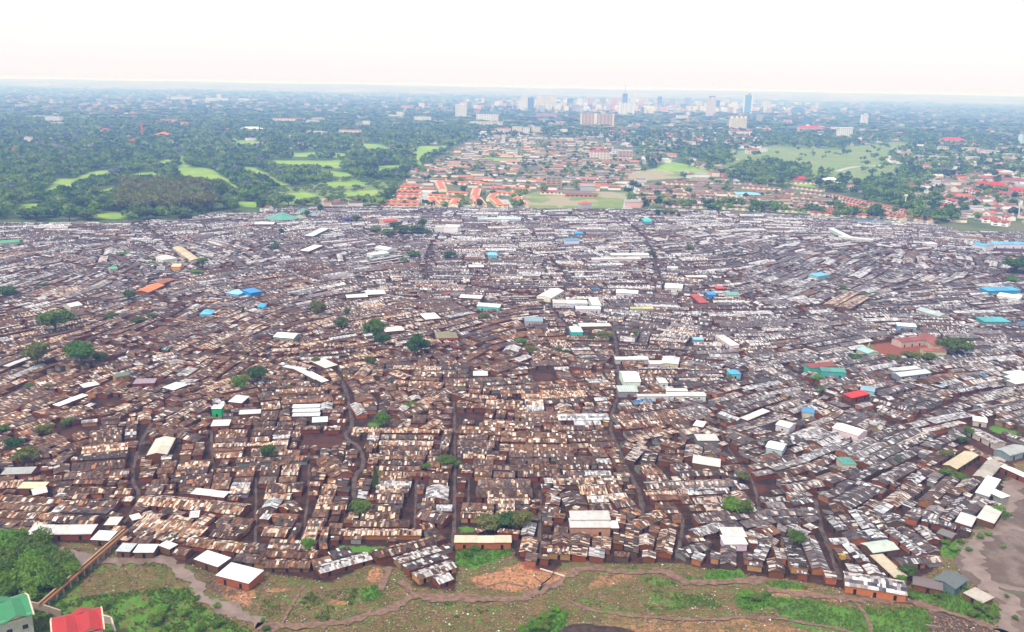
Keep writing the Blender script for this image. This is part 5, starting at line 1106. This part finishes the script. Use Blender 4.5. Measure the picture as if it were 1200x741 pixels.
for e in [(650, 129.5, 121, 27, WT, LG, 'low white hospital block'), (590, 158, 150.5, 16, CR, RDR, 'cream block with red fringe'), (590, 168, 158, 4, WT, LG, 'thin white stair tower'), (606, 157.5, 149, 12, CR, LG, 'first cream flat block'), (617, 158, 149.5, 8, WT, LG, 'second pale flat block'), (628, 158, 149, 10, CR, LG, 'third cream flat block'), (571, 143.5, 134, 26, WT, GB, 'white stepped institution'), (570, 149, 143, 38, CR, LG, 'long cream front block'),
          (495, 143.5, 137.5, 20, WT, CR, 'white long block'), (469, 137.5, 131.5, 8, WT, LG, 'white tall house'), (475, 129, 124, 10, PK, RDR, 'pinkish house block'), (494, 127, 121, 7, WT, LG, 'white cube block'), (463, 139, 135, 16, WT, LG, 'white low block'), (703, 187.5, 178, 23, CR, RDR, 'cream block with red top'), (723, 184.5, 176, 12, WT, LG, 'white flat block'), (733, 186, 177.5, 16, TAN, LG, 'tan flat block'),
          (649.5, 222, 208.5, 18, (.42, .31, .23), GRR, 'brown flat-topped block'), (338, 143.5, 139, 36, WT, RDR, 'long white red-roofed block'), (366, 146.5, 141, 13, WT, LG, 'white stepped house'), (372, 143, 138.5, 14, CR, LG, 'cream low block'), (370, 160.5, 154.5, 21, CR, LG, 'cream-yellow villa'), (410, 160.5, 152.5, 25, CR, RDR, 'cream red-roofed villa'), (429, 150.5, 142, 8, WT, LG, 'white narrow house'),
          (420, 151, 144.5, 8, LG, LG, 'grey narrow house'), (33, 171, 161, 8, WT, LG, 'white house with red stripe'), (62, 146, 137, 17, WT, GB, 'white three-storey block'), (66, 150, 144, 13, LG, LG, 'grey low block'), (45, 139, 136, 13, WT, LG, 'white low bar'), (257, 119, 110.5, 5, WT, LG, 'white hospital tower'), (254, 119.5, 115, 26, WT, LG, 'white hospital base'), (212, 117.5, 113.5, 22, WT, LG, 'long white far block'),
          (240, 120, 117, 30, CR, LG, 'long cream far block'), (285, 119, 115.5, 12, WT, LG, 'white far block'), (200, 146.5, 140, 14, PK, RDR, 'pink red-roofed villa'), (184, 146, 142, 11, CR, ORR, 'cream orange-roofed villa'), (216, 150, 143.5, 8, PK, ORR, 'pink narrow house'), (7, 180, 174.5, 15, TAN, ORR, 'tan orange-roofed house'), (58, 190, 185, 15, WT, GRR, 'white grey-roofed house'),
          (805, 179.5, 174, 4, WT, WT, 'tiny white cube tower'), (895, 178, 174, 8, WT, LG, 'white small house'), (924, 145, 141, 9, PK, PK, 'pink block'), (1200, 171, 158, 9, (.55, .75, .85), LG, 'turquoise-white block'), (640, 137, 133, 24, (.5, .3, .3), BRR, 'brick-red long block'), (868, 160, 154, 26, WT, RDR, 'white red-dotted row'), (800, 139, 135.5, 14, WT, LG, 'white bar block'), (806, 137, 131, 4, WT, LG, 'white chimney-like block'),
          (1079, 178, 173.5, 13, CR, LG, 'cream flat'), (1073, 185, 180, 12, CR, LG, 'cream flat'), (1090, 188, 183.5, 14, CR, LG, 'cream flat'), (1106, 178, 172.5, 10, CR, LG, 'cream flat'), (1113, 183, 178.5, 13, CR, LG, 'cream flat'), (1106, 190, 184.5, 13, CR, LG, 'cream flat'), (1140, 179, 174, 17, CR, LG, 'pale flat'), (1142, 190, 184.5, 14, CR, LG, 'pale flat'), (1160, 184, 177, 13, CR, LG, 'pale flat'), (1163, 192.5, 187, 13, CR, LG, 'pale flat'), (1181, 187, 180.5, 8, CR, LG, 'pale flat'), (1175, 178, 173, 9, CR, LG, 'pale flat')]:
    block(*e, grp='pale city and suburb blocks' if 'flat' in e[6] else None)
for e in [(190, 163, 155.5, 16, (.75, .6, .45), ORR, 'orange-roofed villa'), (147, 167, 160.5, 13, WT, RDR, 'white red-roofed villa'), (152, 170, 163.5, 10, WT, RDR, 'small white red-roofed house'), (123, 158, 150.5, 10, WT, RDR, 'white steep-roofed chapel'), (294, 155.5, 149, 24, WT, WT, 'spreading white-roofed villa'), (940, 215, 207.5, 20, (.5, .3, .24), RDR, 'red hip-roofed clubhouse'), (975, 216.5, 208.5, 17, WT, WT, 'white clubhouse'), (878, 232, 226.5, 28, WT, (.2, .55, .72), 'blue roofed clinic'),
          (883, 180.5, 174, 15, CR, BRR, 'cream hillside house'), (950, 154.5, 148, 28, PK, RDR, 'long red hip-roofed college'), (1118, 169.5, 161.5, 26, PK, RDR, 'pink hip-roofed college'), (1152, 171, 166, 15, PK, RDR, 'pink red-roofed house'), (1154, 222.5, 212.5, 12, TAN, RDR, 'crimson-roofed corner block'), (1170, 225, 214, 20, TAN, RDR, 'crimson-roofed middle block'), (1182, 215.5, 209.5, 22, TAN, RDR, 'crimson-roofed rear block'), (1194, 231, 220, 16, TAN, RDR, 'crimson-roofed edge block'), (853, 208, 203, 14, PK, RDR, 'pink low red house'), (834, 198, 193, 8, PK, RDR, 'red house in the trees'),
          (1003, 221, 217, 16, CR, RDR, 'cream red-roofed bar')]: block(*e, name='villa', hip=True)
unique_labels(B_, [('tallest blue-glass tower', 870, 140), ('broad tan slab', 699, 150), ('spired skyline tower', 734, 120), ('skyline west cluster', 630, 122), ('pale twin-column tower', 545, 140), ('central fairway', 350, 192), ('far white hospital', 257, 124), ('estate avenue', 603, 193), ('white solitary tower', 1018, 150), ('crimson-roofed complex', 1172, 235), ('hillside flats', 1115, 195), ('open green hillside', 960, 185)])
# school in the walled field, long low roofs
for (u, vb, w_, c, lb) in [(644, 227.5, 22, RDR, 'low red-roofed school building in the walled field'), (681, 231, 38, BRR, 'long brick school row with white pillars in the walled field'), (672, 228, 40, GRR, 'long grey-roofed school row behind the brick one')]:
    x, y = G(u, vb); L = w_/ppm(x, y); w, r_ = MB(), MB(); house(w, r_, 0, 0, 0, L, 11, 4, 2.4, CWH if c is not BRR else (.5, .3, .2), c, False, 0); t = root('school_building', (x, y, 0), 0); tag(t, lb, 'school', 'school rows in the walled field'); w.build('wall', TOWN, t); r_.build('roof', PAINT, t); dark_windows(0, 0, 0, L*.96, 11, 4, 1, 4, t, (-1,))
unique_labels(h_items, EREF)
# ---- houses too many and small to count: suburbs and the far town
cw, cr = MB(), MB()
def zone(u, v):
    if any(pip(u, v, MEADOW[i]) for i in (1, 2)) or any(pip(u, v, q) for q in FAIR): return 0
    if pip(u, v, FOREST): return .45 if v < 176 and v > 128 else (.8 if v < 128 else 0)
    if pip(u, v, MEADOW[0]) or pip(u, v, FAIR[15]) or pip(u, v, MEADOW[5]): return 0
    for w_ in WOODS:
        if pip(u, v, w_): return .04
    if pip(u, v, E3): return .7
    if 1060 < u and 168 < v < 200: return .5
    if v < 130: return .9
    if 560 < u < 900 and 140 < v < 175: return 1.0
    if 900 < u and v > 195: return .35
    return .45
for _ in range(9000):
    u = rnd.uniform(-20, 1220); v = 104+(u-600)*.0175+rnd.random()*150
    if v > 168 and rnd.random() < .3: continue
    if pip(u, v, SLUM) or pip(u, v, E1) or pip(u, v, E2) or v > 262 or rnd.random() > zone(u, v): continue
    x, y = G(u, v)
    if y > 22000: continue
    k = 1+y/16000; L, W, h = rnd.uniform(12, 26)*k, rnd.uniform(9, 13)*k, rnd.uniform(5, 9)*(1 if y < 5000 else rnd.choice((1, 1.6, 2.5)))
    wt = rnd.choice((WT, WT, CR, CR, PK, LG, TAN)); c = rnd.choice((BRR, BRR, GRR, GRR, ORR, WT, LG, DRR, LG) if v > 128 else (WT, LG, GRR, CR, BRR))
    if any(abs(x-q[0]) < 60 and abs(y-q[1]) < 60 and math.hypot(x-q[0], y-q[1]) < q[2]+L/2 for q in stampH): continue
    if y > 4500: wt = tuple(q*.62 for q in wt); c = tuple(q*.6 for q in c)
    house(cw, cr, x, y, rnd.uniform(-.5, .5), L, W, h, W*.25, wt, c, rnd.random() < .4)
for _ in range(900):   # centre of the town between the towers
    u = rnd.gauss(740, 90) if rnd.random() < .75 else rnd.uniform(600, 960); v = rnd.uniform(119, 133)+(u-740)*.012; x, y = G(u, v); s = ppm(x, y)
    cw.box((x, y), rnd.uniform(2, 7)/s, rnd.uniform(20, 50), 0, rnd.choice((10, 14, 20, 28, 40)), rnd.uniform(-.3, .3), rnd.choice((WT, CR, GB, PK, LG, BG, TAN, (.3, .33, .36))))
tag(build_multi('distant_houses', [(tw, TOWN), (tr_, PAINT), (cw, TOWN), (cr, PAINT)]), 'mass of small white-walled houses spread through the far suburbs', 'houses', None, 'stuff')

# ---- tall lamp masts, marquee, pipe, walls, apartment blocks in the near corner
for u, vb, vt, lb in ((1060, 244, 230, 'tall pale lamp mast rising from the red-roofed rows'), (1193, 256, 240, 'white water tower mast beside the crimson roofed complex')):
    x, y = G(u, vb); lo, hi = 1, 90
    for _ in range(20):
        m = (lo+hi)/2
        if U(x, y, m)[1] > vt: lo = m
        else: hi = m
    t = root('lamp_mast', (x, y, 0)); tag(t, lb, 'mast'); b = MB(); b.box((0, 0), 1.1, 1.1, 0, lo, .3, (.75, .72, .65)); b.build('pole', TOWN, t); b = MB(); b.box((0, 0), 4.5, 2, lo, lo+2.4, 0, (.8, .75, .6), True); b.build('lamp_head', TOWN, t)
x, y = G(167, 162); t = root('tower_crane', (x, y, 0)); tag(t, 'thin orange-red crane standing by the villas at the woodland edge', 'crane'); b = MB(); b.box((0, 0), 4, 4, 0, 42, 0, (.6, .12, .04)); b.build('mast', TOWN, t); b = MB(); b.box((6, 0), 34, 2.5, 42, 44, .3, (.6, .14, .05), True); b.build('jib', TOWN, t)
x, y = G(331, 259); t = root('marquee', (x, y, 0), .2); tag(t, 'large green many-sided marquee with peaked top at the shack edge', 'marquee'); b, c = MB(), MB(); n = 12; r1, r2 = 20, 19
for i in range(n):
    a1, a2 = i/n*2*math.pi, (i+1)/n*2*math.pi; f = lambda r, a_, z: (r*math.cos(a_), r*math.sin(a_), z)
    gcol = (.08, .42, .33) if i % 2 else (.11, .46, .36)
    b.face([f(r2, a1, 0), f(r2, a2, 0), f(r2, a2, 4), f(r2, a1, 4)], (.3, .42, .38)); c.face([f(r1+.8, a1, 3.7), f(r1+.8, a2, 3.7), f(9, a2, 7.2), f(9, a1, 7.2)], gcol); c.face([f(9, a1, 7.2), f(9, a2, 7.2), f(1, a2, 11.5), f(1, a1, 11.5)], gcol)
b.build('wall', TOWN, t); c.build('canopy', PAINT, t); b = MB(); b.box((0, 0), .5, .5, 9, 17, 0, (.6, .6, .5)); b.build('mast', TOWN, t)
for u, v, r_, c_, lb in ((352, 258, 9, (.3, .5, .3), 'small pale green peaked tent beside the marquee'), (356, 250, 10, (.08, .4, .34), 'green peaked tent half behind the marquee'), (368, 255, 8, (.25, .45, .62), 'small blue-grey peaked tent near the marquee')):
    x, y = G(u, v); b = MB(); cc = MB()
    for i in range(8):
        a1, a2 = i/8*2*math.pi, (i+1)/8*2*math.pi; cc.face([(r_*math.cos(a1), r_*math.sin(a1), 3), (r_*math.cos(a2), r_*math.sin(a2), 3), (0, 0, 7)], c_); b.face([(r_*.95*math.cos(a1), r_*.95*math.sin(a1), 0), (r_*.95*math.cos(a2), r_*.95*math.sin(a2), 0), (r_*.95*math.cos(a2), r_*.95*math.sin(a2), 3.1), (r_*.95*math.cos(a1), r_*.95*math.sin(a1), 3.1)], (.5, .5, .45))
    t = root('peaked_tent', (x, y, 0)); tag(t, lb, 'tent'); b.build('wall', TOWN, t); cc.build('canopy', PAINT, t)
def tube(b, p, q, r_, tone, n=8):
    p, q = Vector(p), Vector(q); d = (q-p).normalized(); X = d.orthogonal().normalized(); Y = d.cross(X)
    f = lambda c, a_: tuple(c+X*r_*math.cos(a_)+Y*r_*math.sin(a_))
    for i in range(n):
        a1, a2 = i/n*2*math.pi, (i+1)/n*2*math.pi; b.face([f(p, a1), f(p, a2), f(q, a2), f(q, a1)], tone)
    b.face([f(q, i/n*2*math.pi) for i in range(n)], tone); b.face([f(p, -i/n*2*math.pi) for i in range(n)], tone)
pz = 2.6; A, B = G(148, 621, pz), G(47, 709, pz); A, B = Vector((*A, pz)), Vector((*B, pz)); dv = (B-A).normalized(); sd = Vector((-dv.y, dv.x, 0))
t = root('elevated_pipe', (A.x, A.y, 0)); tag(t, 'long rusty twin pipe carried on piers across the stream to the wall', 'pipe'); O = Vector((A.x, A.y, 0))
for s_ in (-.75, .75):
    b = MB(); tube(b, A-O+sd*s_, B-O+sd*s_, .5, (.30, .14, .07) if s_ > 0 else (.40, .26, .15)); b.build('pipe', WALL, t)
b = MB(); tube(b, A-O+Vector((0, 0, .45)), B-O+Vector((0, 0, .45)), .2, (.1, .06, .04)); b.build('rail', WALL, t)
npier = 13
for i in range(npier):
    p_ = A.lerp(B, (i+.3)/npier)-O; b = MB(); b.box((p_.x, p_.y), .7, 2.2, 0, pz-.45, math.atan2(dv.y, dv.x), (.3, .24, .2)); b.build('pier', WALL, t)
def garden_wall(pts, hh, tone, lb):
    A_ = G(*pts[0]); t = root('boundary_wall', (*A_, 0)); tag(t, lb, 'wall')
    for (p0, p1) in zip(pts[:-1], pts[1:]):
        P0, P1 = G(*p0), G(*p1); L = math.hypot(P1[0]-P0[0], P1[1]-P0[1]); a_ = math.atan2(P1[1]-P0[1], P1[0]-P0[0]); b = MB(); b.box(((P0[0]+P1[0])/2-A_[0], (P0[1]+P1[1])/2-A_[1]), L+.3, .35, 0, hh, a_, tone); b.build('panel', WALL, t)
        b = MB(); b.box(((P0[0]+P1[0])/2-A_[0], (P0[1]+P1[1])/2-A_[1]), L+.4, .5, hh, hh+.15, a_, tuple(c*1.3 for c in tone)); b.build('coping', WALL, t)
garden_wall([(28, 712), (48, 716), (72, 724)], 2.6, (.28, .22, .17), 'brown concrete wall between the two coloured-roof apartment blocks')
garden_wall([(112, 727), (131, 732), (136, 748)], 2.6, (.42, .36, .3), 'pale concrete wall corner right beside the red-roofed block')
garden_wall([(1098, 737), (1085, 735)], .8, (.2, .16, .13), 'low dark stub wall on the bare bank near the path')
DOORP = tone_material('dark_glass', .25, 1, .1, .4)
def apartment(u, v, z, a, L, W, rc, wt, lb):
    x, y = G(u, v, z); t = root('apartment_block', (x, y, 0), a); tag(t, lb, 'apartment'); w = MB(); w.box((0, 0), L, W, 0, z-1.6, 0, wt, False)
    for s_ in (-1, 1): w.face([(s_*L/2, -s_*W/2, z-1.6), (s_*L/2, s_*W/2, z-1.6), (s_*L/2, 0, z+.9)], wt)
    w.build('wall', WALL, t)
    for s_ in (-1, 1):
        r_ = MB(); r_.slab([(-s_*(L/2+.6), -s_*(W/2+.7), z-1.95), (s_*(L/2+.6), -s_*(W/2+.7), z-1.95), (s_*(L/2+.6), 0, z+1.05), (-s_*(L/2+.6), 0, z+1.05)], .15, rc); r_.build('roof', PAINT, t)
    for s_, X in ((-1, -L*.22), (-1, L*.25), (1, L*.1)):     # cross gables
        r_ = MB()
        for q in (-1, 1): r_.slab([(X, s_*(W/2+1.0), z-.5), (X+q*2.6, s_*(W/2+1.0), z-1.7), (X+q*2.6, 0, z-1.7+2.6), (X, 0, z+1.35)][::q*-s_], .12, tuple(c*.85 for c in rc))
        r_.build('gable_roof', PAINT, t)
        b = MB(); b.face([(X-2.4, s_*(W/2+.4), z-3), (X+2.4, s_*(W/2+.4), z-3), (X+2.4, s_*(W/2+.4), z-1.8), (X, s_*(W/2+.4), z-.65), (X-2.4, s_*(W/2+.4), z-1.8)][::-s_], (.6, .52, .4)); b.build('gable_wall', WALL, t)
    for s_ in (-1, 1):
        b = MB(); b.slab([(s_*(L/2+.65), -(W/2+.8), z-1.9), (s_*(L/2+.65), 0, z+1.15), (s_*(L/2+.2), 0, z+1.15), (s_*(L/2+.2), -(W/2+.8), z-1.9)][::s_], .3, (.62, .52, .4)); b.slab([(s_*(L/2+.65), (W/2+.8), z-1.9), (s_*(L/2+.65), 0, z+1.15), (s_*(L/2+.2), 0, z+1.15), (s_*(L/2+.2), (W/2+.8), z-1.9)][::-s_], .3, (.62, .52, .4)); b.build('parapet', WALL, t)
    fl = int((z-1.6)/2.9)
    for f in range(fl):
        zz = f*2.9+.9
        for s_ in (-1, 1):
            for k in range(4):
                X = -L/2+L*(k+.5)/4; g = MB(); g.box((X, s_*(W/2+.04)), 1.5, .14, zz, zz+1.3, 0, (.03, .035, .04), True); g.build('window', DOORP, t)
                if k in (0, 2) and f: bb = MB(); bb.box((X, s_*(W/2+.65)), 2.8, 1.3, zz-.95, zz-.8, 0, wt, True); bb.box((X, s_*(W/2+1.25)), 2.8, .1, zz-.8, zz+.15, 0, tuple(c*1.15 for c in wt), True); bb.build('balcony', WALL, t)
            for k in range(3):
                Y = -W/2+W*(k+.5)/3; g = MB(); g.box((s_*(L/2+.04), Y), .14, 1.4, zz, zz+1.3, 0, (.03, .035, .04), True); g.build('window', DOORP, t)
DOORP = tone_material('dark_glass', .25, 1, .1, .4)
apartment(-5, 712, 13, R(38), 17, 13, (.005, .34, .13), (.42, .45, .40), 'grey apartment block with shiny green roof in the near corner')
apartment(90, 724, 13, R(28), 13, 11.5, (.62, .004, .012), (.52, .47, .38), 'cream apartment block with bright red multi-gabled roof')
# bare branch and plank near the bank
x, y = G(632, 692); t = root('dead_branch', (x, y, 0)); tag(t, 'dark bare fallen branch lying across the sandy bank', 'branch'); b = MB(); p_ = [(0, 0, .2), (1.2, 3, .9), (4, 6, 1.3), (5.5, 11, .8)]
for i in range(3): tube(b, p_[i], p_[i+1], .3-.06*i, (.03, .025, .02))
tube(b, p_[1], (-1.5, 5, 2), .12, (.03, .025, .02)); b.build('limb', WALL, t)
A = G(633, 667); B = G(662, 676); L = math.hypot(B[0]-A[0], B[1]-A[1]); b = MB(); b.box((0, 0), L, .6, 0, .25, 0, (.6, .5, .42), True); o = b.build('plank', WALL, None, ((A[0]+B[0])/2, (A[1]+B[1])/2, .05)); o.rotation_euler = (0, 0, math.atan2(B[1]-A[1], B[0]-A[0])); tag(o, 'long pale plank lying below the front row of shacks', 'plank')
x, y = G(986, 664); t = root('water_tank', (x, y, 0)); tag(t, 'small yellow tank on a stand at the corner of the long shed', 'tank'); b = MB()
b.box((0, 0), 1.6, 1.6, 3.2, 5.0, .3, (.7, .45, .05), True); b.build('tank', PAINT, t); b = MB()
for px in (-.7, .7):
    for py in (-.7, .7): b.box((px, py), .15, .15, 0, 3.2, .3, (.1, .08, .06))
b.build('stand', WALL, t)
# goalposts on the red field
for u, v in ((1018, 407), (1088, 407)):
    x, y = G(u, v); t = root('goal', (x, y, 0), R(60)); tag(t, 'white goal frame at the %s end of the red playing field' % ('near-house' if u < 1050 else 'school'), 'goal')
    for p0, p1, n_ in (((-3.6, 0, 0), (-3.6, 0, 2.4), 'post'), ((3.6, 0, 0), (3.6, 0, 2.4), 'post'), ((-3.6, 0, 2.4), (3.6, 0, 2.4), 'crossbar')): b = MB(); tube(b, p0, p1, .12, WT, 6); b.build(n_, TOWN, t)

# ------------------------------------------------------------------ far hills, haze, sky, sun
hv, hf = [], []
xs2 = np.linspace(-26000, 26000, 260)
for j, (yy, k) in enumerate(((15500, 0), (17500, .45), (20000, .8), (23000, 1.0), (26000, .9), (29500, .4))):
    z = 30+95*k*(.55+.45*vnoise(xs2, xs2*0+j*900, 5200, 2))+k*22*vnoise(xs2, xs2*0+j*500, 900, 3)+k*7*vnoise(xs2, xs2*0+j*77, 260, 5)
    if j == 0: z = z*0-3
    for x_, z_ in zip(xs2, z): hv.append((x_, yy, min(z_, 162)))
n2_ = len(xs2)
for j in range(5):
    for i in range(n2_-1): a_ = j*n2_+i; hf.append((a_, a_+1, a_+n2_+1, a_+n2_))
tag(link('hills', mesh_from('hills', np.array(hv), hf, m=plain('far_hills', (.14, .13, .08), .95, (.34, .28, .22), .0012))), None, None, None, 'structure')
hb = MB(); hb.box((0, 14900), 60000, 31800, -3, 179, 0, (1, 1, 1), True); hz = hb.build('haze', None)
hm = bpy.data.materials.new('haze'); hm.use_nodes = True; nt = hm.node_tree; nt.nodes.clear()
o_ = nt.nodes.new('ShaderNodeOutputMaterial'); pv = nt.nodes.new('ShaderNodeVolumePrincipled'); nt.links.new(pv.outputs[0], o_.inputs['Volume'])
pv.inputs['Color'].default_value = (.26, .45, 1.0, 1); pv.inputs['Absorption Color'].default_value = (1, 1, 1, 1); pv.inputs['Density'].default_value = .00019; pv.inputs['Anisotropy'].default_value = .0
hz.data.materials.append(hm); tag(hz, 'pale blue haze lying over the whole valley and city', 'haze', None, 'stuff')
SUN_E, SUN_A = R(58), R(215)   # azimuth from +Y towards +X
w = bpy.data.worlds.new('World'); SC.world = w; w.use_nodes = True; nt = w.node_tree; nt.nodes.clear()
sky = nt.nodes.new('ShaderNodeTexSky'); sky.sky_type = 'NISHITA'; sky.sun_disc = False; sky.sun_elevation = SUN_E; sky.sun_rotation = SUN_A; sky.air_density = 1.2; sky.dust_density = 3
b1 = nt.nodes.new('ShaderNodeBackground'); b1.inputs[1].default_value = .05; nt.links.new(sky.outputs[0], b1.inputs[0])
b2 = nt.nodes.new('ShaderNodeBackground'); b2.inputs[0].default_value = (1.0, .94, .94, 1); b2.inputs[1].default_value = .90   # high thin overcast
ad = nt.nodes.new('ShaderNodeAddShader'); wo = nt.nodes.new('ShaderNodeOutputWorld'); nt.links.new(b1.outputs[0], ad.inputs[0]); nt.links.new(b2.outputs[0], ad.inputs[1]); nt.links.new(ad.outputs[0], wo.inputs[0])
sl = bpy.data.lights.new('sun', 'SUN'); sl.energy = 3.4; sl.angle = R(4); sl.color = (1, .95, .88)
so = bpy.data.objects.new('sun', sl); COL.objects.link(so)
dirv = Vector((math.sin(SUN_A)*math.cos(SUN_E), math.cos(SUN_A)*math.cos(SUN_E), math.sin(SUN_E))); so.rotation_euler = dirv.to_track_quat('Z', 'Y').to_euler()
SC.view_settings.view_transform = 'Standard'; SC.view_settings.look = 'None'; SC.view_settings.exposure = 0.08; SC.view_settings.gamma = 1
cy_ = SC.cycles; cy_.max_bounces = 4; cy_.diffuse_bounces = 2; cy_.glossy_bounces = 2; cy_.transmission_bounces = 2; cy_.volume_bounces = 1; cy_.transparent_max_bounces = 4; cy_.caustics_reflective = False; cy_.caustics_refractive = False
cy_.use_adaptive_sampling = True; cy_.adaptive_threshold = .02; cy_.use_denoising = True
SC.cycles.sample_clamp_indirect = 4
